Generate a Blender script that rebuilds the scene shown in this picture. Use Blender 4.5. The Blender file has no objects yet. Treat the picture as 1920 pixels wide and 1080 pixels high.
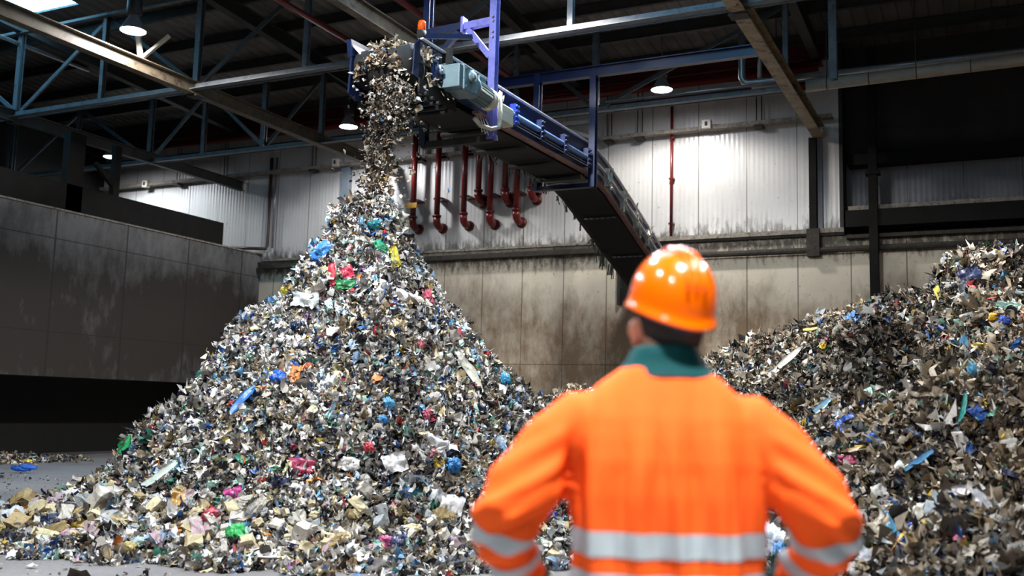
import bpy, bmesh, math, random
import numpy as np
from mathutils import Vector, Matrix

R_ = math.radians
rng = np.random.default_rng(7)
random.seed(7)
scene = bpy.context.scene
COL = scene.collection

# ------------------------------------------------------------------ camera
YAW, PITCH, ROLL, FPX = R_(26.1354), R_(6.834), R_(1.4965), 1867.0
CF = np.array([-math.sin(YAW)*math.cos(PITCH), math.cos(YAW)*math.cos(PITCH), math.sin(PITCH)])
_r = np.array([math.cos(YAW), math.sin(YAW), 0.0]); _u = np.cross(_r, CF)
CR = math.cos(ROLL)*_r + math.sin(ROLL)*_u
CU = -math.sin(ROLL)*_r + math.cos(ROLL)*_u
CP = np.array([0, 0, 1.45])

def ray(x, y): return CF + (x-960)/FPX*CR - (y-540)/FPX*CU
def on_z(x, y, z): d = ray(x, y); return CP + d*(z-CP[2])/d[2]
def on_y(x, y, Y): d = ray(x, y); return CP + d*(Y-CP[1])/d[1]
def on_x(x, y, X): d = ray(x, y); return CP + d*(X-CP[0])/d[0]

cam_d = bpy.data.cameras.new('camera')
cam = bpy.data.objects.new('camera', cam_d); COL.objects.link(cam)
M = Matrix(((CR[0], CU[0], -CF[0], CP[0]), (CR[1], CU[1], -CF[1], CP[1]), (CR[2], CU[2], -CF[2], CP[2]), (0, 0, 0, 1)))
cam.matrix_world = M
cam_d.sensor_width = 36; cam_d.lens = FPX/1920*36
cam_d.clip_end = 200
cam_d.dof.use_dof = True; cam_d.dof.focus_distance = 13.0; cam_d.dof.aperture_fstop = 1.5
scene.camera = cam

# ------------------------------------------------------------------ materials
def lin(c):
    return tuple(((v/255)/12.92 if v/255 <= .04045 else ((v/255+.055)/1.055)**2.4) for v in c)

class NT:
    def __init__(s, m): s.t = m.node_tree; s.n = s.t.nodes; s.l = s.t.links
    def add(s, typ, **k):
        n = s.n.new(typ)
        for a, v in k.items():
            if a.startswith('i_'): n.inputs[a[2:].replace('_', ' ')].default_value = v
            else: setattr(n, a, v)
        return n
    def link(s, a, b): s.l.new(a, b)
    def math(s, op, a, b=None, c=None, clamp=False):
        n = s.n.new('ShaderNodeMath'); n.operation = op; n.use_clamp = clamp
        for i, v in enumerate((a, b, c)):
            if v is None: continue
            if isinstance(v, (int, float)): n.inputs[i].default_value = v
            else: s.l.new(v, n.inputs[i])
        return n.outputs[0]
    def noise(s, vec, scale, detail=4, rough=.55):
        n = s.n.new('ShaderNodeTexNoise'); n.inputs['Scale'].default_value = scale
        n.inputs['Detail'].default_value = detail; n.inputs['Roughness'].default_value = rough
        if vec is not None: s.l.new(vec, n.inputs['Vector'])
        return n.outputs['Fac']
    def map(s, vec, scale=(1, 1, 1), loc=(0, 0, 0)):
        n = s.n.new('ShaderNodeMapping'); n.inputs['Scale'].default_value = scale; n.inputs['Location'].default_value = loc
        s.l.new(vec, n.inputs['Vector']); return n.outputs[0]
    def rng(s, v, a, b, c=0., d=1., smooth=False):
        n = s.n.new('ShaderNodeMapRange'); n.inputs[1].default_value = a; n.inputs[2].default_value = b
        n.inputs[3].default_value = c; n.inputs[4].default_value = d
        if smooth: n.interpolation_type = 'SMOOTHSTEP'
        s.l.new(v, n.inputs[0]); return n.outputs[0]
    def mix(s, f, a, b, mode='MIX'):
        n = s.n.new('ShaderNodeMix'); n.data_type = 'RGBA'; n.blend_type = mode
        for i, v in ((0, f), (6, a), (7, b)):
            if isinstance(v, tuple): n.inputs[i].default_value = (*v[:3], 1)
            elif isinstance(v, (int, float)): n.inputs[i].default_value = v
            else: s.l.new(v, n.inputs[i])
        return n.outputs[2]
    def bump(s, h, strength=.3, dist=.02):
        n = s.n.new('ShaderNodeBump'); n.inputs['Strength'].default_value = strength; n.inputs['Distance'].default_value = dist
        s.l.new(h, n.inputs['Height']); return n.outputs[0]

def new_mat(name):
    m = bpy.data.materials.new(name); m.use_nodes = True
    t = NT(m); b = t.n['Principled BSDF']
    return m, t, b

def mat(name, rgb, rough=.6, metal=0., var=.25, scale=4., dirt=None, coat=0., bump=.0, spec=.5):
    """painted / plain surface with a little procedural wear"""
    m, t, b = new_mat(name)
    c = lin(rgb)
    pos = t.add('ShaderNodeNewGeometry').outputs['Position']
    n = t.noise(pos, scale, 5, .6)
    f = t.rng(n, .3, .7)
    dark = tuple(v*(1-var) for v in c); lite = tuple(min(1, v*(1+var*.6)) for v in c)
    col = t.mix(f, dark, lite)
    if dirt:
        g = t.rng(t.noise(pos, scale*2.7, 6, .7), .52, .66)
        col = t.mix(t.math('MULTIPLY', g, dirt[1]), col, lin(dirt[0]))
    t.link(col, b.inputs['Base Color'])
    b.inputs['Roughness'].default_value = rough; b.inputs['Metallic'].default_value = metal
    b.inputs['Specular IOR Level'].default_value = spec
    if coat: b.inputs['Coat Weight'].default_value = coat; b.inputs['Coat Roughness'].default_value = .05
    if bump: t.link(t.bump(t.noise(pos, scale*6, 4, .6), bump, .01), b.inputs['Normal'])
    return m

def emit(name, rgb, strength):
    m, t, b = new_mat(name)
    b.inputs['Base Color'].default_value = (*rgb, 1); b.inputs['Emission Color'].default_value = (*rgb, 1)
    b.inputs['Emission Strength'].default_value = strength
    return m

MT = {}
MT['steel'] = mat('painted_steel', (86, 90, 94), .55, .0, .3, 3, ((44, 38, 32), .8))
MT['steel_dark'] = mat('dark_steel', (46, 44, 41), .7, .0, .35, 3, ((26, 23, 20), .8))
MT['galv'] = mat('galvanised', (150, 152, 154), .35, .7, .25, 6)
MT['red'] = mat('red_pipe_paint', (104, 24, 20), .3, 0, .25, 5, ((50, 18, 14), .5))
MT['blue'] = mat('blue_machine_paint', (10, 27, 64), .4, 0, .25, 5, ((40, 40, 45), .5))
MT['blue_lit'] = mat('lit_blue_paint', (112, 114, 190), .4, 0, .25, 5, ((70, 70, 90), .5))  # machine blue lightened to put lamplight on the near hanger
MT['edge'] = mat('bare_flange_edge', (205, 205, 215), .4, 0, .25, 8, ((110, 105, 110), .6))
MT['pinkedge'] = mat('rusty_flange_edge', (150, 110, 105), .5, 0, .3, 8, ((70, 45, 40), .8))
MT['rubber'] = mat('black_rubber', (28, 27, 27), .8, 0, .3, 5)
MT['greygreen'] = mat('grey_green_motor_paint', (118, 140, 146), .4, 0, .2, 8, ((60, 65, 65), .7))
MT['offwhite'] = mat('offwhite_plastic', (205, 198, 182), .45, 0, .15, 10, ((110, 100, 85), .6))
MT['yellow'] = mat('yellow_tag', (222, 170, 60), .5, 0, .2, 10, ((110, 80, 40), .6))
MT['amber'] = mat('amber_lens', (200, 80, 20), .15, 0, .2, 10)
MT['lamp_body'] = mat('lamp_housing', (40, 40, 44), .5, .2, .2, 5)
MT['lamp_refl'] = mat('lamp_reflector', (170, 172, 178), .25, .6, .1, 5)
MT['lens'] = emit('lamp_lens', (.93, .93, 1.0), 160)
MT['sky'] = emit('rooflight_daylight', (.25, .66, 1.0), 12.0)
MT['sky2'] = emit('rooflight_daylight_dull', (.25, .66, 1.0), 6.0)
MT['black'] = mat('black_parts_and_shade', (20, 19, 18), .85, 0, .3, 3)  # black parts, and the shade inside the bay and wall opening
MT['blackpaint'] = mat('black_bitumen', (24, 22, 20), .8, 0, .35, 3, spec=.2)
MT['grime'] = mat('grimy_ledge', (58, 52, 44), .85, 0, .5, 6, ((20, 18, 15), .9), bump=.5)
MT['ledge'] = mat('pale_grimy_ledge', (140, 132, 120), .75, 0, .4, 6, ((35, 30, 24), .95), bump=.4)

def floor_mat():
    m, t, b = new_mat('concrete_floor')
    pos = t.add('ShaderNodeNewGeometry').outputs['Position']
    n1 = t.rng(t.noise(pos, .6, 6, .6), .3, .7); n2 = t.rng(t.noise(pos, 14, 6, .7), .35, .7)
    col = t.mix(n1, lin((104, 102, 104)), lin((142, 140, 142)))
    col = t.mix(t.math('MULTIPLY', n2, .5), col, lin((96, 92, 90)))
    sp = t.rng(t.noise(pos, 40, 3, .7), .64, .72)
    col = t.mix(t.math('MULTIPLY', sp, .8), col, lin((45, 43, 42)))
    t.link(col, b.inputs['Base Color']); b.inputs['Roughness'].default_value = .7
    t.link(t.bump(n2, .35, .02), b.inputs['Normal']); return m
MT['floor'] = floor_mat()

def wall_panels(name, base, zlo, seam=1.15, rib=.115, dirt=.5, rough=.3):
    """pale sandwich panels: vertical joints, fine ribs, specks and smears of dirt"""
    m, t, b = new_mat(name)
    pos = t.add('ShaderNodeNewGeometry').outputs['Position']
    sx = t.add('ShaderNodeSeparateXYZ'); t.link(pos, sx.inputs[0]); X, Z = sx.outputs[0], sx.outputs[2]
    fr = t.math('FRACT', t.math('DIVIDE', X, seam))
    line = t.math('LESS_THAN', t.math('ABSOLUTE', t.math('SUBTRACT', fr, .5)), .009)
    rb = t.math('SINE', t.math('MULTIPLY', X, 2*math.pi/rib))
    n = t.rng(t.noise(pos, .7, 5, .6), .3, .7)
    col = t.mix(n, tuple(v*.82 for v in lin(base)), lin(base))
    streak = t.rng(t.noise(t.map(pos, (3.0, 3.0, .35)), 1.6, 6, .65), .5, .75)
    col = t.mix(t.math('MULTIPLY', streak, .35*dirt), col, lin((92, 84, 76)))
    sp = t.rng(t.noise(pos, 9, 5, .7), .66, .70)
    col = t.mix(t.math('MULTIPLY', sp, dirt), col, lin((40, 34, 28)))
    # grime creeping up from the ledge below
    low = t.rng(Z, zlo, zlo+.7, 1, 0)
    g = t.rng(t.math('ADD', t.noise(t.map(pos, (4, 4, 1.2)), 1.5, 6, .7), t.math('MULTIPLY', low, .3)), .66, .8)
    col = t.mix(t.math('MULTIPLY', t.math('MULTIPLY', g, low), .9), col, lin((50, 42, 32)))
    col = t.mix(t.math('MULTIPLY', line, .75), col, lin((52, 48, 44)))
    t.link(col, b.inputs['Base Color']); b.inputs['Roughness'].default_value = rough
    t.link(t.bump(rb, .25, .006), b.inputs['Normal'])
    return m

def wall_concrete(name, base, stain, zs=(1.2, 4.6), seam=1.15, axis=0, hz=(2.54,), top=None, amount=.9, dense=.42):
    """push-wall concrete: joints, brown tide-mark stains, grimy drips under its top"""
    m, t, b = new_mat(name)
    pos = t.add('ShaderNodeNewGeometry').outputs['Position']
    sx = t.add('ShaderNodeSeparateXYZ'); t.link(pos, sx.inputs[0]); X, Z = sx.outputs[axis], sx.outputs[2]
    n = t.rng(t.noise(pos, .9, 6, .62), .3, .7)
    col = t.mix(n, tuple(v*.84 for v in lin(base)), lin(base))
    big = t.noise(t.map(pos, (1, 1, .6)), .55, 3, .5)
    fine = t.noise(t.map(pos, (2.2, 2.2, 1.0)), 1.8, 7, .68)
    zm = t.math('MULTIPLY', t.rng(Z, zs[1]-1.6, zs[1], 1, 0, True), t.rng(Z, zs[0]-1.2, zs[0]+.6, .45, 1, True))
    s = t.math('ADD', t.math('ADD', t.math('MULTIPLY', big, .55), t.math('MULTIPLY', fine, .6)), t.math('MULTIPLY', zm, .32))
    sm = t.rng(t.math('ADD', s, t.math('MULTIPLY', t.math('SUBTRACT', t.noise(pos, .42, 4, .6), .5), .55)), dense+.22, dense+.58)
    col = t.mix(t.math('MULTIPLY', sm, amount), col, lin(stain))
    sp = t.rng(t.noise(pos, 11, 5, .7), .64, .70)
    col = t.mix(t.math('MULTIPLY', sp, .6), col, lin((45, 38, 30)))
    fr = t.math('FRACT', t.math('DIVIDE', X, seam))
    line = t.math('LESS_THAN', t.math('ABSOLUTE', t.math('SUBTRACT', fr, .5)), .011)
    for h in hz:
        line = t.math('MAXIMUM', line, t.math('LESS_THAN', t.math('ABSOLUTE', t.math('SUBTRACT', Z, h)), .012))
    col = t.mix(t.math('MULTIPLY', line, .75), col, tuple(v*.55 for v in lin(stain)))
    if top is not None:
        d = t.rng(Z, top-.8, top, 0, 1)
        g = t.rng(t.math('ADD', t.noise(t.map(pos, (3, 3, 1.3)), 2.6, 8, .74), t.math('MULTIPLY', t.math('POWER', d, 2.0), .34)), .66, .86)
        col = t.mix(t.math('MULTIPLY', g, .85), col, lin((46, 38, 30)))
    t.link(col, b.inputs['Base Color']); b.inputs['Roughness'].default_value = .75
    t.link(t.bump(fine, .25, .02), b.inputs['Normal'])
    return m

MT['wall_up'] = wall_panels('pale_wall_panels', (208, 206, 202), 5.55)
MT['wall_right_up'] = wall_panels('grey_wall_panels', (128, 130, 136), 6.0, dirt=.9, rough=.4)  # base darkened to carry the shade over the recess panels
MT['wall_lo'] = wall_concrete('stained_push_wall', (222, 210, 188), (108, 82, 54), (1.6, 4.9), top=5.2, dense=.36)
MT['wall_left'] = wall_concrete('dark_stained_concrete', (116, 116, 116), (36, 29, 22), (1.9, 5.5), 2.1, 1, (2.9, 5.05), top=5.9, amount=.95, dense=.27)

def flake_mat(name, rough=.45):
    m, t, b = new_mat(name)
    a = t.add('ShaderNodeAttribute', attribute_name='tint')
    pos = t.add('ShaderNodeNewGeometry').outputs['Position']
    n = t.rng(t.noise(pos, 22, 3, .6), .35, .7, .72, 1.12)
    mul = t.add('ShaderNodeVectorMath', operation='SCALE'); t.link(a.outputs['Color'], mul.inputs[0]); t.link(n, mul.inputs['Scale'])
    t.link(mul.outputs[0], b.inputs['Base Color'])
    b.inputs['Roughness'].default_value = rough; b.inputs['Specular IOR Level'].default_value = .4
    return m
MT['flake'] = flake_mat('shredded_waste')

def film(name, rgb, rough=.35, transl=0.0):
    m, t, b = new_mat(name)
    tc = t.add('ShaderNodeTexCoord').outputs['Object']
    n = t.rng(t.noise(tc, 9, 5, .65), .3, .7)
    c = lin(rgb)
    t.link(t.mix(n, tuple(v*.7 for v in c), tuple(min(1, v*1.15) for v in c)), b.inputs['Base Color'])
    b.inputs['Roughness'].default_value = rough
    t.link(t.bump(t.noise(tc, 30, 4, .7), .4, .01), b.inputs['Normal'])
    return m

# ------------------------------------------------------------------ mesh builder
class MB:
    def __init__(s): s.v = []; s.f = []
    def add(s, vs, fs):
        o = len(s.v); s.v += [tuple(map(float, v)) for v in vs]; s.f += [tuple(i+o for i in f) for f in fs]; return s
    def box(s, a, b):
        (x0, y0, z0), (x1, y1, z1) = a, b
        vs = [(x0, y0, z0), (x1, y0, z0), (x1, y1, z0), (x0, y1, z0), (x0, y0, z1), (x1, y0, z1), (x1, y1, z1), (x0, y1, z1)]
        return s.add(vs, [(3, 2, 1, 0), (4, 5, 6, 7), (0, 1, 5, 4), (1, 2, 6, 5), (2, 3, 7, 6), (3, 0, 4, 7)])
    def frame(s, p, q, up=(0, 0, 1)):
        p, q = np.array(p, float), np.array(q, float); d = q-p; d /= np.linalg.norm(d)
        up = np.array(up, float)
        if abs(d@up) > .98: up = np.array((0, 1., 0))
        x = np.cross(d, up); x /= np.linalg.norm(x); y = np.cross(x, d)
        return p, q, x, y
    def prof(s, p, q, pts, up=(0, 0, 1)):
        p, q, x, y = s.frame(p, q, up); n = len(pts)
        vs = [p+x*a+y*b for a, b in pts]+[q+x*a+y*b for a, b in pts]
        fs = [(i, (i+1) % n, n+(i+1) % n, n+i) for i in range(n)]+[tuple(range(n))[::-1], tuple(range(n, 2*n))]
        return s.add(vs, fs)
    def bar(s, p, q, w, h, up=(0, 0, 1)):
        return s.prof(p, q, [(-w/2, -h/2), (w/2, -h/2), (w/2, h/2), (-w/2, h/2)], up)
    def ibeam(s, p, q, w, h, t=.015, up=(0, 0, 1)):
        a, b, c = w/2, h/2, t/2
        return s.prof(p, q, [(-a, -b), (a, -b), (a, -b+t), (c, -b+t), (c, b-t), (a, b-t), (a, b), (-a, b), (-a, b-t), (-c, b-t), (-c, -b+t), (-a, -b+t)], up)
    def angle(s, p, q, w, t=.012, up=(0, 0, 1)):
        return s.prof(p, q, [(0, 0), (w, 0), (w, t), (t, t), (t, w), (0, w)], up)
    def tube(s, pts, r, n=12, caps=True):
        pts = [np.array(p, float) for p in pts]; m = len(pts)
        rs = r if isinstance(r, (list, tuple)) else [r]*m
        ref = None; base = len(s.v); vs = []
        for i, p in enumerate(pts):
            d = pts[min(i+1, m-1)]-pts[max(i-1, 0)]; d /= np.linalg.norm(d)
            if ref is None:
                ref = np.cross(d, (0, 0, 1.)) if abs(d[2]) < .95 else np.cross(d, (0, 1., 0))
            ref = ref-d*(ref@d); ref /= np.linalg.norm(ref); b = np.cross(d, ref)
            for k in range(n):
                a = 2*math.pi*k/n; vs.append(p+rs[i]*(math.cos(a)*ref+math.sin(a)*b))
        fs = [(i*n+k, i*n+(k+1) % n, (i+1)*n+(k+1) % n, (i+1)*n+k) for i in range(m-1) for k in range(n)]
        if caps: fs += [tuple(range(n))[::-1], tuple(range((m-1)*n, m*n))]
        return s.add(vs, fs)
    def lathe(s, prof, c=(0, 0, 0), n=24):
        vs = []; m = len(prof)
        for r, z in prof:
            for k in range(n):
                a = 2*math.pi*k/n; vs.append((c[0]+r*math.cos(a), c[1]+r*math.sin(a), c[2]+z))
        return s.add(vs, [(i*n+k, i*n+(k+1) % n, (i+1)*n+(k+1) % n, (i+1)*n+k) for i in range(m-1) for k in range(n)])
    def disc(s, c, r, n=24, flip=False):
        vs = [(c[0]+r*math.cos(2*math.pi*k/n), c[1]+r*math.sin(2*math.pi*k/n), c[2]) for k in range(n)]
        f = tuple(range(n)); return s.add(vs, [f[::-1] if flip else f])
    def loft(s, rings, caps=True, closed=True):
        n = len(rings[0]); m = len(rings); vs = [p for r in rings for p in r]
        kk = n if closed else n-1
        fs = [(i*n+k, i*n+(k+1) % n, (i+1)*n+(k+1) % n, (i+1)*n+k) for i in range(m-1) for k in range(kk)]
        if caps and closed: fs += [tuple(range(n))[::-1], tuple(range((m-1)*n, m*n))]
        return s.add(vs, fs)
    def plate(s, path, x0, x1, zt, zb):
        """upright plate following a (Y, Z) path between X planes; zt / zb offsets"""
        n = len(path); vs = []
        for y, z in path: vs += [(x0, y, z+zt), (x1, y, z+zt), (x1, y, z+zb), (x0, y, z+zb)]
        fs = []
        for i in range(n-1):
            a = 4*i; b = a+4
            for k in range(4): fs.append((a+k, b+k, b+(k+1) % 4, a+(k+1) % 4))
        fs += [(0, 1, 2, 3), (4*n-1, 4*n-2, 4*n-3, 4*n-4)]
        return s.add(vs, fs)
    def build(s, name, m, parent=None, smooth=False, bevel=0.0, sub=0):
        me = bpy.data.meshes.new(name)
        v = np.array(s.v, float)
        off = np.zeros(3)
        if parent is not None:
            p = parent
            while p is not None: off += np.array(p.location); p = p.parent
        else:
            off = np.array([(v[:, 0].min()+v[:, 0].max())/2, (v[:, 1].min()+v[:, 1].max())/2, v[:, 2].min()])
        me.from_pydata([tuple(x) for x in (v-off)], [], s.f)
        if smooth: me.polygons.foreach_set('use_smooth', [True]*len(me.polygons))
        bm = bmesh.new(); bm.from_mesh(me); bmesh.ops.recalc_face_normals(bm, faces=bm.faces); bm.to_mesh(me); bm.free()
        o = bpy.data.objects.new(name, me); COL.objects.link(o)
        if m is not None: me.materials.append(m)
        if parent is not None: o.parent = parent
        else: o.location = off
        if bevel:
            b = o.modifiers.new('bevel', 'BEVEL'); b.width = bevel; b.segments = 2; b.limit_method = 'ANGLE'
        if sub:
            b = o.modifiers.new('sub', 'SUBSURF'); b.levels = sub; b.render_levels = sub
        return o

def tag(o, label, cat, group=None, kind=None):
    o['label'] = label; o['category'] = cat
    if group: o['group'] = group
    if kind: o['kind'] = kind
    return o
def thing(name, label, cat, loc=(0, 0, 0), group=None):
    o = bpy.data.objects.new(name, None); COL.objects.link(o); o.location = tuple(map(float, loc))
    o.empty_display_size = .2
    return tag(o, label, cat, group)
def struct(o): o['kind'] = 'structure'; return o
def copy_tree(o, parent=None):
    c = o.copy(); COL.objects.link(c)
    if parent is not None: c.parent = parent
    for ch in list(o.children): copy_tree(ch, c)
    return c

# ------------------------------------------------------------------ heaps
def vnoise(x, y, seed=0):
    xi, yi = np.floor(x).astype(np.int64), np.floor(y).astype(np.int64); fx, fy = x-xi, y-yi
    fx = fx*fx*(3-2*fx); fy = fy*fy*(3-2*fy)
    def h(a, b):
        n = (a*374761393+b*668265263+seed*1442695041) & 0x7fffffff
        n = ((n ^ (n >> 13))*1274126177) & 0x7fffffff
        return ((n ^ (n >> 16)) & 0xffff)/65535.
    return (h(xi, yi)*(1-fx)+h(xi+1, yi)*fx)*(1-fy)+(h(xi, yi+1)*(1-fx)+h(xi+1, yi+1)*fx)*fy
def fbm(x, y, seed=0, o=4):
    s = np.zeros_like(np.asarray(x, float)); a = 1.
    for i in range(o): s += a*(vnoise(x*2**i, y*2**i, seed+i)-.5); a *= .5
    return s

PK = np.array([-7.2, 10.45])
_pr = np.array([0, .24, .37, .44, .48, .57, .71, .91, 1.0, 1.28, 1.50, 1.92, 2.4, 2.75, 3.1, 3.4, 4.0, 4.6, 5.2, 9])
_pz = np.array([4.02, 3.97, 3.86, 3.68, 3.5, 3.36, 3.14, 2.9, 2.64, 2.50, 2.24, 1.83, 1.43, 1.14, .78, .52, .26, .10, 0., -.6])
def h_tall(x, y):
    dx, dy = x-PK[0], y-PK[1]
    # squeeze the skirt towards the camera and to the right, spread it to the left
    a = np.arctan2(dy, dx); r = np.hypot(dx, dy)
    f = 1+.30*np.clip(-np.sin(a+.35), 0, 1)+.30*np.clip(np.cos(a+.15), 0, 1)
    k = np.clip((r-1.2)/2.2, 0, 1)
    rr = r*(1+(f-1)*k)
    z = np.interp(rr, _pr, _pz)
    return z+(.17*fbm(x*1.6, y*1.6, 3, 3)+.24*fbm(x*3.7+z, y*3.7, 8, 3))*np.clip(r*.9, .15, 1)*np.clip((z+.3)*1.2, 0, 1)

_rx = np.array([-9.5, -8.0, -6.9, -5.6, -4.1, -3.2, -2.3, -1.75, -1.3, -1.0, -.78, -.62, -.4, -.1, .15, .4, 1.0, 2.5, 5])
_rz = np.array([.5, 1.1, 1.52, 1.72, 2.18, 2.50, 2.77, 2.92, 3.06, 3.10, 3.14, 3.42, 3.64, 3.70, 3.69, 3.58, 3.55, 3.5, 3.3])
def h_right(x, y):
    zr = np.interp(x, _rx, _rz)
    L = np.interp(x, [-9, -6.5, -4.6, -3.0, -1.6, -.3, 1., 3, 5], [2.2, 2.6, 3.8, 5.8, 7.6, 9.6, 10.6, 11.2, 11.5])
    s = (15.-y)/L
    g = np.interp(s, [-.8, 0, .06, .16, .4, .7, .9, 1.0, 1.2], [.35, 1, .96, .84, .60, .34, .15, .02, -.15])
    # behind the ridge the heap drops to the wall
    back = np.interp(y, [15, 15.6, 18, 22.7], [0, .05, .6, 1.0])
    z = zr*np.where(y > 15, 1-back*.75, g)
    lump = .62*fbm(x*.75+4, y*.75, 11, 4)*np.clip(z, 0, 1)+.30*fbm(x*2.1, y*2.1, 19, 3)*np.clip(z, 0, 1)
    return z+lump*np.clip(np.abs(15-y)/1.2, .25, 1)
def height(x, y): return np.maximum(np.maximum(h_tall(x, y), h_right(x, y)), 0)
def hnormal(fn, x, y, e=.08):
    nx = -(fn(x+e, y)-fn(x-e, y))/(2*e); ny = -(fn(x, y+e)-fn(x, y-e))/(2*e)
    n = np.stack([nx, ny, np.ones_like(nx)], -1); return n/np.linalg.norm(n, axis=-1, keepdims=True)
def hit(px, py, fn=height):
    d = ray(px, py); t = np.arange(3.5, 30, .01)
    P = CP+d*t[:, None]; H = fn(P[:, 0], P[:, 1]); k = np.nonzero(P[:, 2] <= H)[0]
    if len(k) == 0: return None
    p = P[k[0]]; p[2] = H[k[0]]
    n = hnormal(height, p[:1], p[1:2])[0]
    return p, n, t[k[0]]

def srgb(a): return np.array([lin(c) for c in a])
# (colour, weight)
def palette(kind):
    if kind == 'tall':
        P = [((196, 194, 190), 16), ((158, 154, 148), 15), ((226, 226, 228), 13), ((120, 114, 106), 12), ((74, 70, 68), 11), ((36, 36, 40), 10), ((30, 36, 60), 5),
             ((172, 158, 132), 9), ((206, 192, 158), 5), ((128, 112, 88), 4), ((40, 88, 156), 1.7), ((96, 150, 194), 1.8), ((52, 120, 104), 1.0), ((150, 184, 174), 2.2),
             ((160, 48, 56), .6), ((200, 116, 132), .6), ((200, 172, 60), .7), ((196, 118, 58), .5), ((104, 72, 122), .4), ((150, 176, 205), 4)]
    elif kind == 'right':
        P = [((150, 138, 120), 16), ((118, 106, 90), 16), ((92, 82, 70), 14), ((184, 176, 162), 10), ((60, 54, 48), 11), ((34, 32, 32), 9), ((204, 202, 198), 5),
             ((150, 132, 104), 7), ((40, 86, 150), 1.5), ((84, 150, 190), 1.2), ((58, 110, 92), 1.3), ((130, 160, 150), 1.6), ((150, 52, 56), .6), ((190, 80, 110), .4),
             ((200, 164, 46), .8), ((36, 42, 66), 2.5), ((130, 140, 148), 3)]
    else:
        P = [((150, 134, 112), 18), ((112, 100, 86), 16), ((188, 178, 164), 16), ((86, 76, 66), 14), ((56, 50, 46), 8), ((206, 204, 200), 7), ((170, 134, 80), 3), ((60, 110, 160), 1)]
    c = srgb([p[0] for p in P]); w = np.array([p[1] for p in P]); return c, w/w.sum()

def grid_faces(a, b, o=0):
    return np.array([(i*b+j, i*b+j+1, (i+1)*b+j+1, (i+1)*b+j) for i in range(a-1) for j in range(b-1)])+o

def flakes(P, N, size, kind, seed, tilt=.7, aspect=(.5, 1.0), shape=(3, 3), crumple=.28, lift=.25, droop=None):
    """N crumpled scraps as one vertex / quad / tint array set"""
    r = np.random.default_rng(seed); n = len(P); a, b = shape
    u, v = np.meshgrid(np.linspace(-.5, .5, a), np.linspace(-.5, .5, b), indexing='ij')
    u, v = u.ravel(), v.ravel(); k = a*b
    asp = r.uniform(*aspect, n)[:, None]
    L = np.empty((n, k, 3))
    rad = 1-.34*(2*np.abs(u*v)*2)
    L[..., 0] = u*rad+r.normal(0, .11, (n, k)); L[..., 1] = (v*rad+r.normal(0, .11, (n, k)))*asp
    curl = r.normal(0, 1.1, (n, 1)); curl2 = r.normal(0, .9, (n, 1))
    w1, w2 = r.normal(0, 4.5, (n, 1)), r.normal(0, 4.5, (n, 1)); ph = r.uniform(0, 6.28, (n, 1))
    L[..., 2] = curl*(u**2)+curl2*(v**2)+crumple*.55*np.sin(w1*u+w2*v+ph)+r.normal(0, crumple*.4, (n, k))
    L *= size[:, None, None]
    nn = N+r.normal(0, tilt, (n, 3)); nn /= np.linalg.norm(nn, axis=1, keepdims=True)
    t = r.normal(0, 1, (n, 3))
    if droop is not None: t += droop
    t -= nn*(t*nn).sum(1, keepdims=True); t /= np.linalg.norm(t, axis=1, keepdims=True); bt = np.cross(nn, t)
    W = P[:, None]+N[:, None]*(size*lift)[:, None, None]+L[..., :1]*t[:, None]+L[..., 1:2]*bt[:, None]+L[..., 2:]*nn[:, None]
    c, w = palette(kind); idx = r.choice(len(c), n, p=w); tint = c[idx]*r.uniform(.75, 1.2, (n, 1))
    grub = fbm(P[:, 0]*1.1+P[:, 2]*.7, P[:, 1]*1.1-P[:, 2]*.9, 61, 4); tint = tint*(1.2 if kind == 'tall' else 1.12)*np.clip(1+1.35*grub, .4, 1.6)[:, None]   # cleaner and grubbier batches
    F = grid_faces(a, b)[None]+(np.arange(n)*k)[:, None, None]
    return W.reshape(-1, 3), F.reshape(-1, 4), np.repeat(np.clip(tint, 0, 1), k, 0)

def mesh_arrays(name, parts, m, smooth=True):
    V = []; F = []; T = []; o = 0
    for v, f, t in parts: V.append(v); F.append(f+o); T.append(t); o += len(v)
    V = np.concatenate(V); F = np.concatenate(F); T = np.concatenate(T)
    off = np.array([(V[:, 0].min()+V[:, 0].max())/2, (V[:, 1].min()+V[:, 1].max())/2, V[:, 2].min()]); V = V-off
    me = bpy.data.meshes.new(name); me.vertices.add(len(V)); me.vertices.foreach_set('co', V.ravel().astype(np.float32))
    me.loops.add(F.size); me.loops.foreach_set('vertex_index', F.ravel().astype(np.int32))
    me.polygons.add(len(F)); me.polygons.foreach_set('loop_start', np.arange(0, F.size, 4, dtype=np.int32))
    me.polygons.foreach_set('use_smooth', np.full(len(F), smooth))
    me.update(calc_edges=True)
    at = me.attributes.new('tint', 'FLOAT_COLOR', 'POINT'); at.data.foreach_set('color', np.concatenate([T, np.ones((len(T), 1))], 1).ravel().astype(np.float32))
    me.materials.append(m)
    ob = bpy.data.objects.new(name, me); COL.objects.link(ob); ob.location = off
    return ob

def mound(fn, xs, ys, zmin, col, seed):
    X, Y = np.meshgrid(xs, ys, indexing='ij'); Z = fn(X, Y)-.05+.10*fbm(X*5, Y*5, seed, 3)
    V = np.stack([X, Y, np.maximum(Z, -.06)], -1).reshape(-1, 3)
    a, b = len(xs), len(ys); F = grid_faces(a, b)
    zf = Z.ravel()[F].max(1); F = F[zf > zmin]
    r = np.random.default_rng(seed); T = np.array(lin(col))[None]*r.uniform(.4, 1.5, (len(V), 1))
    return V, F, T

def cam_face(P, N):
    d = P-CP; return (N*d).sum(1) < .12*np.linalg.norm(d, axis=1)

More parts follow.
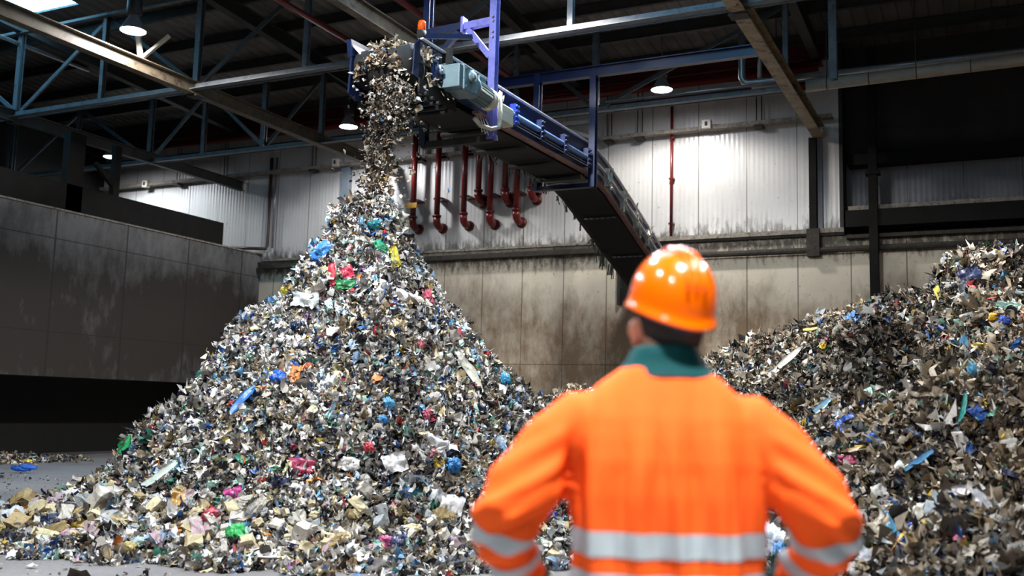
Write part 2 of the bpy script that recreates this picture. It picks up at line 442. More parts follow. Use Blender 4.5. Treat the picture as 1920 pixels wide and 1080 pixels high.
def make_tall():
    parts = [mound(h_tall, np.linspace(-13.5, -2, 150), np.linspace(5, 16, 150), .0, (84, 80, 76), 5)]
    r = np.random.default_rng(21)
    def sample(n, rmax, pw):
        rr = rmax*r.uniform(0, 1, n)**pw; a = r.uniform(-math.pi, math.pi, n)
        x, y = PK[0]+rr*np.cos(a), PK[1]+rr*np.sin(a); z = h_tall(x, y)
        k = z > -.02; x, y, z = x[k], y[k], np.maximum(z[k], 0)
        N = hnormal(h_tall, x, y); P = np.stack([x, y, z], -1); f = cam_face(P, N)
        keep = f | (r.uniform(0, 1, len(P)) < .28); return P[keep], N[keep]
    P, N = sample(125000, 5.0, .62); s = .026+.030*r.gamma(1.6, .7, len(P)); parts.append(flakes(P, N, np.clip(s, .024, .12), 'tall', 1, .9, (.4, 1.), (4, 3), .34))
    P, N = sample(15000, 4.9, .6); s = .07+.035*r.gamma(1.5, .8, len(P)); parts.append(flakes(P, N, np.clip(s, .06, .19), 'tall', 2, .6, (.4, .95), (6, 6), .2, .2))
    P, N = sample(42000, 4.6, .62); s = .06+.05*r.gamma(1.5, .7, len(P)); parts.append(flakes(P, N, np.clip(s, .05, .2), 'tall', 3, .8, (.1, .26), (7, 2), .26, .15, np.array([0, 0, -.8])))
    o = mesh_arrays('rubbish_heap', parts, MT['flake'])
    tag(o, 'tall peaked heap of shredded mixed rubbish under the conveyor mouth', 'rubbish heap', kind='stuff')
def make_right():
    parts = [mound(h_right, np.linspace(-9.5, 5, 190), np.linspace(3.6, 22.6, 190), .02, (58, 52, 46), 6)]
    r = np.random.default_rng(22)
    def sample(n, near):
        x = r.uniform(-9.3, 3.2, n)
        y = r.uniform(4, 22.4, n)
        # denser where the photo looks at it from nearby
        p = np.where(y < 15.6, 1., .12)*np.where(x > 1.6, .3, 1.)*np.clip((9./np.maximum(y, 4.5))**near, .15, 1)
        k = r.uniform(0, 1, n) < p; x, y = x[k], y[k]; z = h_right(x, y)
        k = z > .03; x, y, z = x[k], y[k], z[k]
        return np.stack([x, y, z], -1), hnormal(h_right, x, y)
    P, N = sample(260000, .8); s = .028+.036*r.gamma(1.6, .7, len(P)); parts.append(flakes(P, N, np.clip(s, .026, .13), 'right', 5, .9, (.4, 1.), (4, 3), .34))
    P, N = sample(34000, .6); s = .07+.045*r.gamma(1.5, .8, len(P)); parts.append(flakes(P, N, np.clip(s, .06, .22), 'right', 6, .65, (.4, .95), (6, 6), .22, .2))
    P, N = sample(120000, .7); s = .07+.06*r.gamma(1.5, .8, len(P)); parts.append(flakes(P, N, np.clip(s, .06, .3), 'right', 7, .8, (.07, .2), (7, 2), .28, .15, np.array([0, 0, -.8])))
    o = mesh_arrays('rubbish_heap', parts, MT['flake'])
    tag(o, 'broad brownish heap of shredded rubbish filling the right side against the back wall', 'rubbish heap', kind='stuff')
def make_fall():
    r = np.random.default_rng(31); n = 3600
    f = r.beta(1.2, 1.1, n)
    top = on_y(742, 150, 10.75); bot = on_y(700, 385, 10.35)
    mid = np.array([(top[0]+bot[0])/2-.0, 10.45, (top[2]+bot[2])/2])
    P = ((1-f)**2)[:, None]*top+(2*f*(1-f))[:, None]*mid+(f**2)[:, None]*bot
    spread = .125-.03*f+.02*np.sin(f*9)
    P = P+np.stack([r.normal(0, 1, n)*spread, r.normal(0, 1, n)*spread, r.normal(0, .06, n)], -1)
    out = r.uniform(0, 1, n) < .1; P[out] += np.stack([r.normal(.12, .22, out.sum()), r.normal(0, .2, out.sum()), np.zeros(out.sum())], -1)
    keep = r.uniform(0, 1, n) < np.interp(f, [0, .45, .8, 1], [1, 1, .5, .3]); P = P[keep]
    N = r.normal(0, 1, P.shape); N /= np.linalg.norm(N, axis=1, keepdims=True)
    s = .02+.026*r.gamma(1.5, .7, len(P))
    parts = [flakes(P, N, np.clip(s, .018, .11), 'fall', 8, .5, (.35, 1), (4, 3), .3)]
    # the load still lying on the belt mouth
    n = 6500; q = np.stack([r.uniform(-7.72, -6.98, n), 10.72+4.5*r.uniform(0, 1, n)**1.7, np.zeros(n)], -1)
    q[:, 2] = 6.10+.018*(q[:, 1]-11)+.20*np.sin((q[:, 0]+7.75)/.8*math.pi)+r.normal(0, .04, n)-np.clip(11.0-q[:, 1], 0, 1)*1.1
    N = np.tile([0, -.3, 1.], (n, 1)); s = .035+.035*r.gamma(1.5, .7, n)
    parts.append(flakes(q, N/np.linalg.norm(N[0]), np.clip(s, .03, .15), 'fall', 9, .9, (.3, 1), (4, 3)))
    o = mesh_arrays('falling_rubbish', parts, MT['flake'])
    tag(o, 'stream of shredded rubbish pouring off the conveyor onto the tall heap', 'rubbish', kind='stuff')
def make_litter():
    r = np.random.default_rng(41); n = 9500
    x = r.uniform(-19, 1, n); y = r.uniform(4.5, 20, n)
    d = height(x, y); k = (d < .02); x, y = x[k], y[k]
    pd = np.interp(np.hypot(x-PK[0], y-PK[1]), [3, 4.5, 6.5, 12], [1, 1, .45, .36]); k = r.uniform(0, 1, len(x)) < pd; x, y = x[k], y[k]
    P = np.stack([x, y, np.full(len(x), .008)], -1); N = np.tile([0, 0, 1.], (len(x), 1))
    s = .02+.03*r.gamma(1.2, .7, len(x)); s *= np.where(r.uniform(0, 1, len(x)) < .04, 2.6, 1)
    o = mesh_arrays('floor_litter', [flakes(P, N, np.clip(s, .015, .22), 'right', 10, .12, (.3, .9), (3, 3), .12, .06)], MT['flake'])
    tag(o, 'small scraps of litter strewn over the concrete floor around the heaps', 'litter', kind='stuff')
    # drift of refuse along the foot of the dark wall on the left
    n = 2600; x = -19.25+np.abs(r.normal(0, .35, n)); y = r.uniform(11, 16.5, n); top = np.interp(y, [11, 14.2, 15.2, 16.5], [.3, .3, .14, .02])
    z = np.clip(1-(x+19.3)/1.0, 0, 1)*top*r.uniform(.2, 1, n)
    o = mesh_arrays('rubbish_drift', [flakes(np.stack([x, y, z+.02], -1), np.tile([.5, 0, .86], (n, 1)), .05+.07*r.uniform(0, 1, n)**2, 'right', 12, .6)], MT['flake'])
    tag(o, 'low dark drift of refuse swept against the foot of the left wall', 'litter', kind='stuff')
make_tall(); make_right(); make_fall(); make_litter()

# ------------------------------------------------------------------ setting
YB, XL = 22.85, -19.5
def roof_z(y): return 10.42-.062*(y-15)
struct(MB().box((-34, -14, -.4), (12, 30, 0)).build('floor', MT['floor']))
struct(MB().box((-32, YB, 5.42), (-3.06, YB+.25, 10.6)).build('wall_back', MT['wall_up']))
struct(MB().box((-32, YB, -.1), (10, YB+.5, 5.42)).build('wall_back_lower', MT['wall_lo']))
struct(MB().box((-3.06, YB+.55, 5.42), (10, YB+.8, 7.2)).build('wall_back_recess', MT['wall_right_up']))
struct(MB().box((-3.06, YB+.45, 7.2), (10, YB+.8, 10.6)).build('wall_back_recess_upper', mat('unlit_recess_panels', (44, 40, 37), .8, 0, .3, 2)))  # dark tone stands for upper panels the lamps do not reach
# panelled edge of the raised wall section beside the recess
struct(MB().box((-3.10, YB-.02, 5.56), (-3.02, YB+.56, 9.9)).build('trim_1', MT['steel_dark']))
# ledges on the back wall
m = MB(); m.box((-19.4, YB-.16, 5.50), (-8.35, YB, 5.56)); m.box((-19.4, YB-.10, 5.40), (-8.35, YB, 5.50))
struct(m.build('trim_2', MT['ledge']))
struct(MB().box((-19.4, YB-.22, 5.28), (-8.35, YB, 5.40)).build('trim_3', MT['grime']))
m = MB(); m.box((-7.3, YB-.14, 5.50), (-3.0, YB, 5.60)); struct(m.build('trim_4', MT['ledge']))
struct(MB().box((-7.3, YB-.10, 5.44), (-3.0, YB, 5.50)).build('trim_5', MT['grime']))
m = MB(); m.tube([(-7.3, YB-.12, 5.12), (10, YB-.12, 5.10)], .07, 10); struct(m.build('trim_6', MT['grime']))
m = MB(); m.box((-2.9, YB-.16, 5.96), (10, YB+.55, 6.06)); struct(m.build('trim_7', MT['ledge']))
m = MB(); m.box((-2.95, YB-.25, 5.58), (10, YB+.55, 5.95)); struct(m.build('trim_8', MT['blackpaint']))
m = MB(); m.box((-2.95, YB-.18, 5.34), (10, YB, 5.42)); struct(m.build('trim_9', MT['grime']))
m = MB(); m.box((-2.95, YB+.1, 7.05), (10, YB+.56, 7.3)); struct(m.build('trim_10', MT['blackpaint']))
# left push wall hung over a bay painted black as deep shade, dark parapet on top
struct(MB().box((XL-.45, 5, 1.88), (XL, YB, 5.72)).build('wall_left', MT['wall_left']))
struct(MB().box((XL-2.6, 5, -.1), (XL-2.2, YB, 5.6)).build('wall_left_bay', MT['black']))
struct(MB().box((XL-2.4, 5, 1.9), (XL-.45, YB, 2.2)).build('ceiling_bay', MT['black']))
struct(MB().box((XL-.42, 5, 5.72), (XL-.12, 21.35, 6.42)).build('trim_11', MT['blackpaint']))
struct(MB().box((XL-.3, 5, 5.72), (XL+.03, YB, 5.76)).build('trim_12', MT['ledge']))
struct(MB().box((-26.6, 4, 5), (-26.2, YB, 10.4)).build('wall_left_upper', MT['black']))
# ceiling deck with two rooflights cut through it
def roof_deck():
    m = MB(); xs = [-34, -21.3, -18.8, -6.6, -3.4, 12]; ys = [-14, 7.0, 9.0, 15.3, 30]
    holes = {(1, 2), (3, 2), (3, 1)}
    for i in range(5):
        for j in range(4):
            if (i, j) in holes: continue
            a, b, c, d = xs[i], xs[i+1], ys[j], ys[j+1]
            m.add([(a, c, roof_z(c)), (b, c, roof_z(c)), (b, d, roof_z(d)), (a, d, roof_z(d)), (a, c, roof_z(c)+.12), (b, c, roof_z(c)+.12), (b, d, roof_z(d)+.12), (a, d, roof_z(d)+.12)],
                  [(3, 2, 1, 0), (4, 5, 6, 7), (0, 1, 5, 4), (1, 2, 6, 5), (2, 3, 7, 6), (3, 0, 4, 7)])
    return m
def deck_mat():
    m_, t, b = new_mat('ribbed_roof_deck')
    pos = t.add('ShaderNodeNewGeometry').outputs['Position']; sx = t.add('ShaderNodeSeparateXYZ'); t.link(pos, sx.inputs[0])
    w = t.math('SINE', t.math('MULTIPLY', sx.outputs[0], 2*math.pi/.3))
    n = t.rng(t.noise(pos, .8, 5, .6), .3, .7)
    col = t.mix(n, lin((66, 62, 58)), lin((104, 98, 92)))
    line = t.math('GREATER_THAN', w, .93)
    col = t.mix(t.math('MULTIPLY', line, .6), col, lin((30, 28, 26)))
    t.link(col, b.inputs['Base Color']); b.inputs['Roughness'].default_value = .6
    t.link(t.bump(w, .5, .03), b.inputs['Normal']); return m_
MT['deck'] = deck_mat()
struct(roof_deck().build('ceiling', MT['deck']))
def rooflight(n, x0, x1, y0, y1, k='sky'):
    m = MB(); a, b = roof_z(y0)+.05, roof_z(y1)+.05
    m.add([(x0, y0, a), (x1, y0, a), (x1, y1, b), (x0, y1, b), (x0, y0, a+.04), (x1, y0, a+.04), (x1, y1, b+.04), (x0, y1, b+.04)],
          [(3, 2, 1, 0), (4, 5, 6, 7), (0, 1, 5, 4), (1, 2, 6, 5), (2, 3, 7, 6), (3, 0, 4, 7)])
    struct(m.build('window_%d' % n, MT[k]))
rooflight(1, -21.3, -18.8, 9.0, 15.3); rooflight(2, -6.6, -3.4, 7.0, 15.3, 'sky2')

# ------------------------------------------------------------------ roof steelwork
for i, y in enumerate([3.2, 5.2, 7.2, 8.9, 10.7, 12.5, 13.9, 16.2, 17.7, 19.2, 20.7, 22.2]):
    z = roof_z(y)-.13
    o = MB().ibeam((-33, y, z), (10, y, z), .09, .24, .012).build('roof_purlin', MT['steel_dark'])
    tag(o, 'dark steel roof purlin running across under the roof deck', 'purlin', 'roof purlins under the deck')
for x, lab in ((-20.3, 'sloping steel rafter over the left wall, near the bright rooflight'), (-14.8, 'sloping dark rafter above the nearest high bay lamp'), (-9.2, 'sloping dark rafter above the conveyor'), (-3.5, 'sloping dark rafter over the white column')):
    o = MB().ibeam((x, 3, roof_z(3)-.42), (x, YB-.1, roof_z(YB)-.42), .2, .34, .02).build('roof_rafter', MT['steel_dark']); tag(o, lab, 'rafter')
CH = 7.85
def truss(Y, label, xs, x0, x1, size, CH=CH):
    t = thing('roof_truss', label, 'truss', (0, Y, CH))
    zt = roof_z(Y)-.62
    MB().angle((x0, Y-.05, CH-size/2), (x1, Y-.05, CH-size/2), size, .014).bar((x0, Y+.03, CH), (x1, Y+.03, CH), .016, size).build('bottom_chord', MT['steel'], t)
    MB().angle((x0, Y, zt), (x1, Y, zt), .12, .014).build('top_chord', MT['steel'], t)
    for i, x in enumerate(xs):
        MB().ibeam((x, Y, CH), (x, Y, zt+.1), .10 if i % 2 else .13, .11, .014, (0, 1, 0)).build('post', MT['steel'], t)
        if i+1 < len(xs):
            a, b = ((x, Y+.06, CH+.06), (xs[i+1], Y+.06, zt)) if i % 2 == 0 else ((x, Y+.06, zt), (xs[i+1], Y+.06, CH+.06))
            MB().bar(a, b, .045, .09).build('diagonal', MT['steel'] if x < -18 else MT['steel_dark'], t)  # lighter steel as lit by the rooflight, dark steel as shaded
    return t
truss(15.05, 'nearest roof truss, its blue lit lower chord crossing the picture behind the conveyor head', [-25.9, -23.1, -20.3, -17.55, -14.8, -12.0, -9.2, -6.4, -3.6, -.8, 2], -28, 4, .15)
truss(19.3, 'farther roof truss close to the back wall behind the lamps', [-26.0, -23.3, -20.5, -18.6, -16.6, -14.8, -12.2, -9.5, -7.6, -3.6], -28, -3.4, .13, 7.78)
for x, lab, w in ((-20.3, 'steel tie beam running to the back wall over the left push wall', .15), (-14.8, 'grimy steel tie beam under the nearest high bay lamp', .20), (-9.2, 'steel tie beam running to the back wall behind the conveyor', .16), (-3.52, 'wide tan tie beam ending on the column at the right', .24)):
    t = thing('tie_beam', lab, 'beam', (x, 15, CH))
    mm = mat('grimy_beam_%d' % int(-x), (150, 132, 106) if x > -4 else (96, 84, 68) if x > -18 else (58, 56, 54), .6, 0, .45, 2.2, ((52, 40, 28), .95))
    MB().ibeam((x, 3, CH-.02), (x, YB-.05, CH-.02), w, .28, .02).build('beam', mm, t)
    for y in (15.05,): MB().box((x-w/2-.03, y-.12, CH-.2), (x+w/2+.03, y+.12, CH-.165)).build('splice_plate', MT['steel_dark'], t)
# short struts under the first lamp
t = thing('beam_brace', 'pair of pale V shaped struts on the tie beam under the nearest lamp', 'brace', (-14.8, 13.75, CH+.12))
for d in (-.05, .5):
    MB().bar((-14.8, 13.55, CH+.12), (-14.8+d*.9, 13.5+d*.6, CH+.62), .10, .05).build('strut', mat('pale_strut', (190, 182, 165), .5, 0, .25, 6), t)
# white column under the tie beam end
t = thing('wall_column', 'dark steel column with a pale side plate under the tan tie beam', 'column', (-3.6, YB-.1, 5.6))
MB().box((-3.74, YB-.16, 5.60), (-3.58, YB, CH-.15)).build('post', MT['blackpaint'], t)
MB().box((-3.56, YB-.08, 5.60), (-3.46, YB, CH-.15)).build('side_plate', mat('pale_side_plate', (120, 122, 130), .5, 0, .2, 5), t)
MB().box((-3.80, YB-.2, 4.98), (-3.52, YB, 5.60)).build('foot_bracket', MT['grime'], t)
o = MB().box((-2.46, YB-.28, 3.0), (-2.28, YB-.06, 9.6)).box((-2.52, YB-.3, 6.72), (-2.22, YB-.04, 6.78)).build('wall_stanchion', MT['blackpaint']); tag(o, 'black vertical stanchion on the wall right of the white panels', 'column')

# ------------------------------------------------------------------ lamps
def make_lamp():
    t = thing('high_bay_lamp', 'x', 'lamp', (0, 0, 0))
    MB().lathe([(.02, .62), (.13, .62), (.14, .58), (.14, .34), (.10, .30), (.02, .30)], n=20).build('ballast_housing', MT['lamp_body'], t, True)
    MB().lathe([(.09, .31), (.11, .26), (.16, .16), (.225, .04), (.245, 0), (.235, 0), (.215, .045), (.15, .165), (.10, .26), (.08, .30)], n=28).build('reflector', MT['lamp_refl'], t, True)
    MB().lathe([(.001, -.012), (.12, -.008), (.20, .002), (.232, .012)], n=28).build('lens', MT['lens'], t, True)
    m = MB(); m.tube([(0, 0, .6), (0, 0, 1.0)], .012, 6); m.bar((-.06, 0, .78), (.06, 0, .78), .02, .02); m.build('hook', MT['galv'], t)
    return t
lamp0 = make_lamp()
LZ = 8.6
lamps = [(-14.42, 12.97, 'high bay lamp nearest the top left, glowing over the bright tie beam'), (-15.08, 20.8, 'lit high bay lamp just left of the falling rubbish'),
         (-6.62, 20.85, 'lit high bay lamp over the pale back wall right of the conveyor'), (-23.8, 20.95, 'small distant high bay lamp above the left push wall'),
         (-6.7, 13.6, 'high bay lamp hung above the conveyor'), (-6.7, 6.4, 'high bay lamp hung in front of the tall heap'), (-15.1, 6.4, 'high bay lamp hung left of the camera'),
         (-6.7, -1.2, 'high bay lamp behind the camera to the left'), (.4, .6, 'unseen lamp placed above the camera to brighten the worker'), (1.8, 6.4, 'high bay lamp over the near right heap'),
         (-2.4, -6.0, 'high bay lamp far behind the camera'),
         (1.8, 13.6, 'high bay lamp over the back of the right heap')]
for i, (x, y, lab) in enumerate(lamps):
    o = lamp0 if i == 0 else copy_tree(lamp0)
    lz = 8.27 if i == 0 else LZ
    o.location = (x, y, lz); o['label'] = lab; o['group'] = 'high bay lamps'
    rod = MB().tube([(x, y, lz+.98), (x, y, roof_z(y)-.1)], .012, 6).build('suspension_rod', MT['galv'], o)

def spot(x, y, power, col=(1, .97, .93), ang=150, blend=.35, r=.2, tgt=None, z=LZ-.05):
    l = bpy.data.lights.new('lamp_light', 'SPOT'); l.energy = power; l.color = col; l.spot_size = R_(ang); l.spot_blend = blend; l.shadow_soft_size = r
    o = bpy.data.objects.new('lamp_light', l); COL.objects.link(o); o.location = (x, y, z)
    if tgt is not None:
        d = Vector(tgt)-Vector((x, y, z)); o.rotation_euler = d.to_track_quat('-Z', 'Y').to_euler()
    return o
W = 1500
spot(-14.42, 12.97, W*.9, ang=172, z=8.3, blend=.15); spot(-15.08, 20.8, W*.4, (.96, .97, 1), 160); spot(-6.62, 20.85, W*.5, (1, .96, .90), 160); spot(-23.8, 20.95, W*.55, (.85, .93, 1), 160)
spot(-6.7, 13.6, W*2.2, (1, .96, .90)); spot(-6.7, 6.4, W*2.4, (.99, .98, .97), ang=171, blend=.12); spot(-15.1, 6.4, W*.2, (.9, .95, 1))
spot(-6.7, -1.2, W*.8); spot(.4, .6, W*5.2, ang=80, blend=.7); spot(1.8, 6.4, W*.3); spot(1.8, 13.6, W*2.6, (1, .94, .86), ang=140, blend=.3); spot(-2.4, -6.0, W*1.0, ang=171, blend=.12)  # overhead spot placed, narrowed and boosted to bleach the worker's shoulders

# ------------------------------------------------------------------ conveyor
XA, XB = -7.80, -6.87
path = [(11.0, 6.33)]+[(y, 6.33+.018*(y-11)) for y in (13, 15, 16.5)]
for y, s in ((17.0, 0), (17.5, .07), (18.1, .2), (18.8, .31)):
    py, pz = path[-1]; path.append((y, pz-(y-py)*s+(.009 if s == 0 else 0)))
py, pz = path[-1]
for y in (20.5, 22.3, 24.0): path.append((y, pz-(y-py)*.323))
def zt_at(y): return float(np.interp(y, [p[0] for p in path], [p[1] for p in path]))
def seg(y0, y1): return [(y0, zt_at(y0))]+[p for p in path if y0 < p[0] < y1]+[(y1, zt_at(y1))]
cv = thing('belt_conveyor', 'blue steel belt conveyor descending from over the tall heap to the back wall', 'conveyor', (-7.35, 11, 5.7))
MB().plate(seg(11.95, 23.4), XB-.02, XB, 0, -.56).build('side_plate', MT['blue'], cv)
MB().plate(seg(11.3, 23.4), XA, XA+.02, 0, -.56).build('side_plate', MT['blue'], cv)
MB().plate(seg(11.0, 23.4), XB-.03, XB+.05, .022, 0).build('top_flange', MT['edge'], cv)
MB().plate(seg(11.3, 23.4), XA-.05, XA+.03, .022, 0).build('top_flange', MT['edge'], cv)
MB().plate(seg(12.6, 23.4), XB-.05, XB+.06, -.56, -.60).build('bottom_flange', MT['pinkedge'], cv)
MB().plate(seg(12.6, 23.4), XA-.06, XA+.05, -.56, -.60).build('bottom_flange', MT['steel_dark'], cv)
MB().plate(seg(10.95, 23.4), XA+.05, XB-.05, -.25, -.28).build('carrying_belt', MT['rubber'], cv)
MB().plate(seg(12.2, 23.4), XA+.06, XB-.06, -.62, -.64).build('return_belt', MT['rubber'], cv)
# head pulley
m = MB(); m.tube([(XA+.06, 11.0, 6.0), (XB-.06, 11.0, 6.0)], .27, 28); m.build('head_pulley', MT['rubber'], cv, True)
# head cheeks: near one has an open bay with the bearing showing
m = MB(); m.prof((XB-.02, 0, 0), (XB, 0, 0), [(10.86, 5.83), (11.16, 5.83), (11.16, 6.28), (11.95, 6.28), (11.95, 6.345), (10.98, 6.33), (10.86, 6.2)], (0, 0, 1))
m.v = [(x, -y if False else y, z) for x, y, z in m.v]
def yz_prism(pts, x0, x1):
    n = len(pts); mm = MB(); vs = [(x0, y, z) for y, z in pts]+[(x1, y, z) for y, z in pts]
    return mm.add(vs, [tuple(range(n))[::-1], tuple(range(n, 2*n))]+[(i, (i+1) % n, n+(i+1) % n, n+i) for i in range(n)])
yz_prism([(10.86, 5.80), (11.0, 5.78), (11.02, 6.30), (12.0, 6.32), (12.0, 6.35), (11.0, 6.35), (10.88, 6.22)], XB-.02, XB).build('head_cheek', MT['blue'], cv)
yz_prism([(10.72, 5.62), (10.9, 5.55), (11.35, 5.75), (11.35, 6.34), (10.95, 6.34), (10.75, 6.12)], XA-.02, XA+.01).build('head_cheek', MT['blue'], cv)
yz_prism([(10.70, 6.36), (11.6, 6.40), (11.6, 6.36), (10.75, 6.14)], XA-.06, XA+.02).build('head_hood', MT['blue'], cv)
# sloping deflector lip inside the far cheek
MB().add([(XA+.02, 10.75, 6.30), (XA+.02, 11.5, 6.34), (XA+.22, 11.5, 6.12), (XA+.22, 10.82, 6.06), (XA+.02, 10.75, 6.27), (XA+.02, 11.5, 6.31), (XA+.22, 11.5, 6.09), (XA+.22, 10.82, 6.03)],
         [(0, 1, 2, 3), (7, 6, 5, 4), (0, 3, 7, 4), (1, 5, 6, 2), (0, 4, 5, 1), (2, 6, 7, 3)]).build('deflector_plate', MT['edge'], cv)
m = MB(); m.tube([(XB-.01, 11.42, 6.0), (XB+.09, 11.42, 6.0)], .10, 20); m.box((XB, 11.34, 5.80), (XB+.05, 11.50, 6.2)); br = m.build('bearing', MT['blue'], cv, True, 0)
MB().tube([(XB+.0, 11.42, 6.0), (XB+.12, 11.42, 6.0)], .035, 14).build('shaft_end', MT['galv'], br, True)
MB().box((XB-.02, 11.62, 5.72), (XB+.10, 11.72, 6.42)).build('head_post', MT['black'], cv)
MB().box((XB-.01, 11.0, 5.60), (XB+.02, 12.0, 5.80)).build('scraper_frame', MT['black'], cv)
m = MB()
for k in range(5): m.tube([(XA-.05, 11.15+k*.16, 5.62-.02*k), (XB+.06, 11.15+k*.16, 5.62-.02*k)], .03, 8)
m.box((XA-.04, 11.0, 5.5), (XA-.01, 12.2, 5.72)); m.build('belt_scraper', MT['steel_dark'], cv)
# gear motor
gb = MB().box((XB+.04, 11.60, 5.78), (XB+.36, 12.02, 6.16)).build('gearbox', MT['greygreen'], cv, False, .025)
MB().box((XB+.06, 11.50, 5.80), (XB+.34, 11.60, 6.13)).build('gearbox_cover', mat('gearbox_end_cover', (104, 128, 136), .4, 0, .15, 8), gb, False, .012)
m = MB(); m.tube([(XB+.36, 11.80, 6.02), (XB+.40, 11.80, 6.02)], .085, 20); m.tube([(XB+.40, 11.80, 6.02), (XB+.43, 11.80, 6.02)], .045, 14); m.build('gearbox_boss', MT['greygreen'], gb, True)
m = MB()
for yy, zz in ((11.66, 5.84), (11.96, 5.84), (11.66, 6.1), (11.96, 6.1)): m.tube([(XB+.36, yy, zz), (XB+.378, yy, zz)], .018, 6)
m.build('gearbox_bolts', MT['galv'], gb)
mo = MB().tube([(XB+.20, 12.02, 5.97), (XB+.20, 12.1, 5.97), (XB+.20, 12.12, 5.97), (XB+.20, 12.62, 5.95)], [.17, .17, .145, .145], 28).build('electric_motor', MT['greygreen'], cv, True)
m = MB()
for k in range(20):
    a = 2*math.pi*k/20; ca, sa = math.cos(a), math.sin(a)
    m.bar((XB+.20+.152*ca, 12.16, 5.97+.152*sa), (XB+.20+.152*ca, 12.52, 5.95+.152*sa), .008, .026, (ca, 0, sa))
m.build('cooling_fins', MT['greygreen'], mo)
MB().tube([(XB+.20, 12.52, 5.95), (XB+.20, 12.66, 5.95), (XB+.20, 12.70, 5.95)], [.165, .165, .12], 28).build('fan_cowl', MT['offwhite'], mo, True)
MB().box((XB+.12, 12.2, 6.08), (XB+.28, 12.4, 6.19)).build('terminal_box', MT['greygreen'], mo, False, .01)
# control box, conduit, wiring
cb = MB().box((XB+.06, 12.98, 5.74), (XB+.24, 13.42, 6.02)).build('control_box', MT['offwhite'], cv, False, .02)
MB().box((XB+.06, 13.43, 5.80), (XB+.2, 13.50, 5.94)).build('isolator_switch', MT['black'], cb, False, .01)
m = MB(); m.tube([(XB+.26, 12.90, 6.14), (XB+.26, 12.92, 5.72), (XB+.25, 12.90, 5.60), (XB+.2, 12.75, 5.54), (XB+.12, 12.55, 5.55), (XB+.1, 12.4, 5.62)], .032, 10); m.build('conduit', MT['offwhite'], cv, True)
m = MB()
for k in range(6):
    a = [(XB+.1, 12.45+.1*k, 5.7), (XB+.16, 12.5+.1*k, 5.55-.02*(k % 3)), (XB+.12, 12.62+.1*k, 5.47), (XB+.1, 12.75+.08*k, 5.56)]
    m.tube(a, .009, 6)
for k in range(3): m.tube([(XB+.24, 12.95+.05*k, 6.05), (XB+.2, 13.0+.07*k, 6.2-.02*k), (XB+.1, 13.08+.06*k, 6.1), (XB+.05, 13.1, 5.95)], .008, 6)
m.build('loose_cables', MT['offwhite'], cv, True)
# side pipe with clamps, pull cords
def rail(y0, y1, dz, dx, r, name, mm, n=10):
    return MB().tube([(XB+dx, y, z+dz) for y, z in seg(y0, y1)], r, n).build(name, mm, cv, True)
rail(13.1, 17.3, -.33, .07, .05, 'side_pipe', mat('pale_blue_pipe', (96, 128, 186), .35, 0, .2, 6, ((60, 70, 90), .5)))
rail(17.3, 23, -.30, .07, .03, 'side_pipe', MT['edge'])
rail(12.7, 23, -.44, .09, .007, 'pull_cord', MT['galv'], 6); rail(12.7, 23, -.50, .11, .007, 'pull_cord', MT['galv'], 6)
for k, y in enumerate((13.75, 14.75, 15.75, 16.85)):
    z = zt_at(y); m = MB(); m.box((XB+.02, y-.05, z-.50), (XB+.13, y+.05, z-.16))
    for zz in (-.2, -.28, -.38, -.46): m.tube([(XB+.13, y-.03, z+zz), (XB+.16, y-.03, z+zz)], .022, 8); m.tube([(XB+.13, y+.03, z+zz), (XB+.16, y+.03, z+zz)], .022, 8)
    m.build('roller_bracket', mat('bright_blue_bracket', (56, 84, 190), .35, 0, .2, 8) if k == 0 else MT['blue'], cv)
rr = np.random.default_rng(5)
for y in (18.0, 18.9, 19.7, 20.5, 21.4):
    z = zt_at(y); m = MB(); m.box((XB+.02, y-.04, z-.50), (XB+.10, y+.04, z-.14))
    for k in range(12):
        p = np.array([XB+.12, y+rr.normal(0, .06), z-.3+rr.normal(0, .11)]); q = p+np.array([rr.uniform(.0, .06), rr.normal(0, .08), rr.normal(-.05, .1)])
        m.bar(p, q, .03, .012)
    m.build('roller_bracket', MT['offwhite'], cv)
# return idlers under the belt and rivet rows across the pan
for y in (13.2, 14.4, 15.6, 16.8): MB().tube([(XA+.02, y, zt_at(y)-.70), (XB-.02, y, zt_at(y)-.70)], .045, 12).build('return_idler', MT['steel_dark'], cv, True)
for y in (18.9, 20.6):
    m = MB(); z = zt_at(y)-.66
    for k in range(6): x = XA+.16+k*.12; m.box((x, y-.03, z-.02), (x+.08, y+.03, z+.0))
    m.build('belt_fastener', mat('belt_clip', (120, 124, 134), .4, .4, .2, 8), cv)
m = MB()
for k in range(5): y = 16.95+.13*k; m.tube([(XA+.05, y, zt_at(y)-.66), (XB-.05, y, zt_at(y)-.66)], .035, 8)
m.build('bend_rollers', MT['galv'], cv, True)
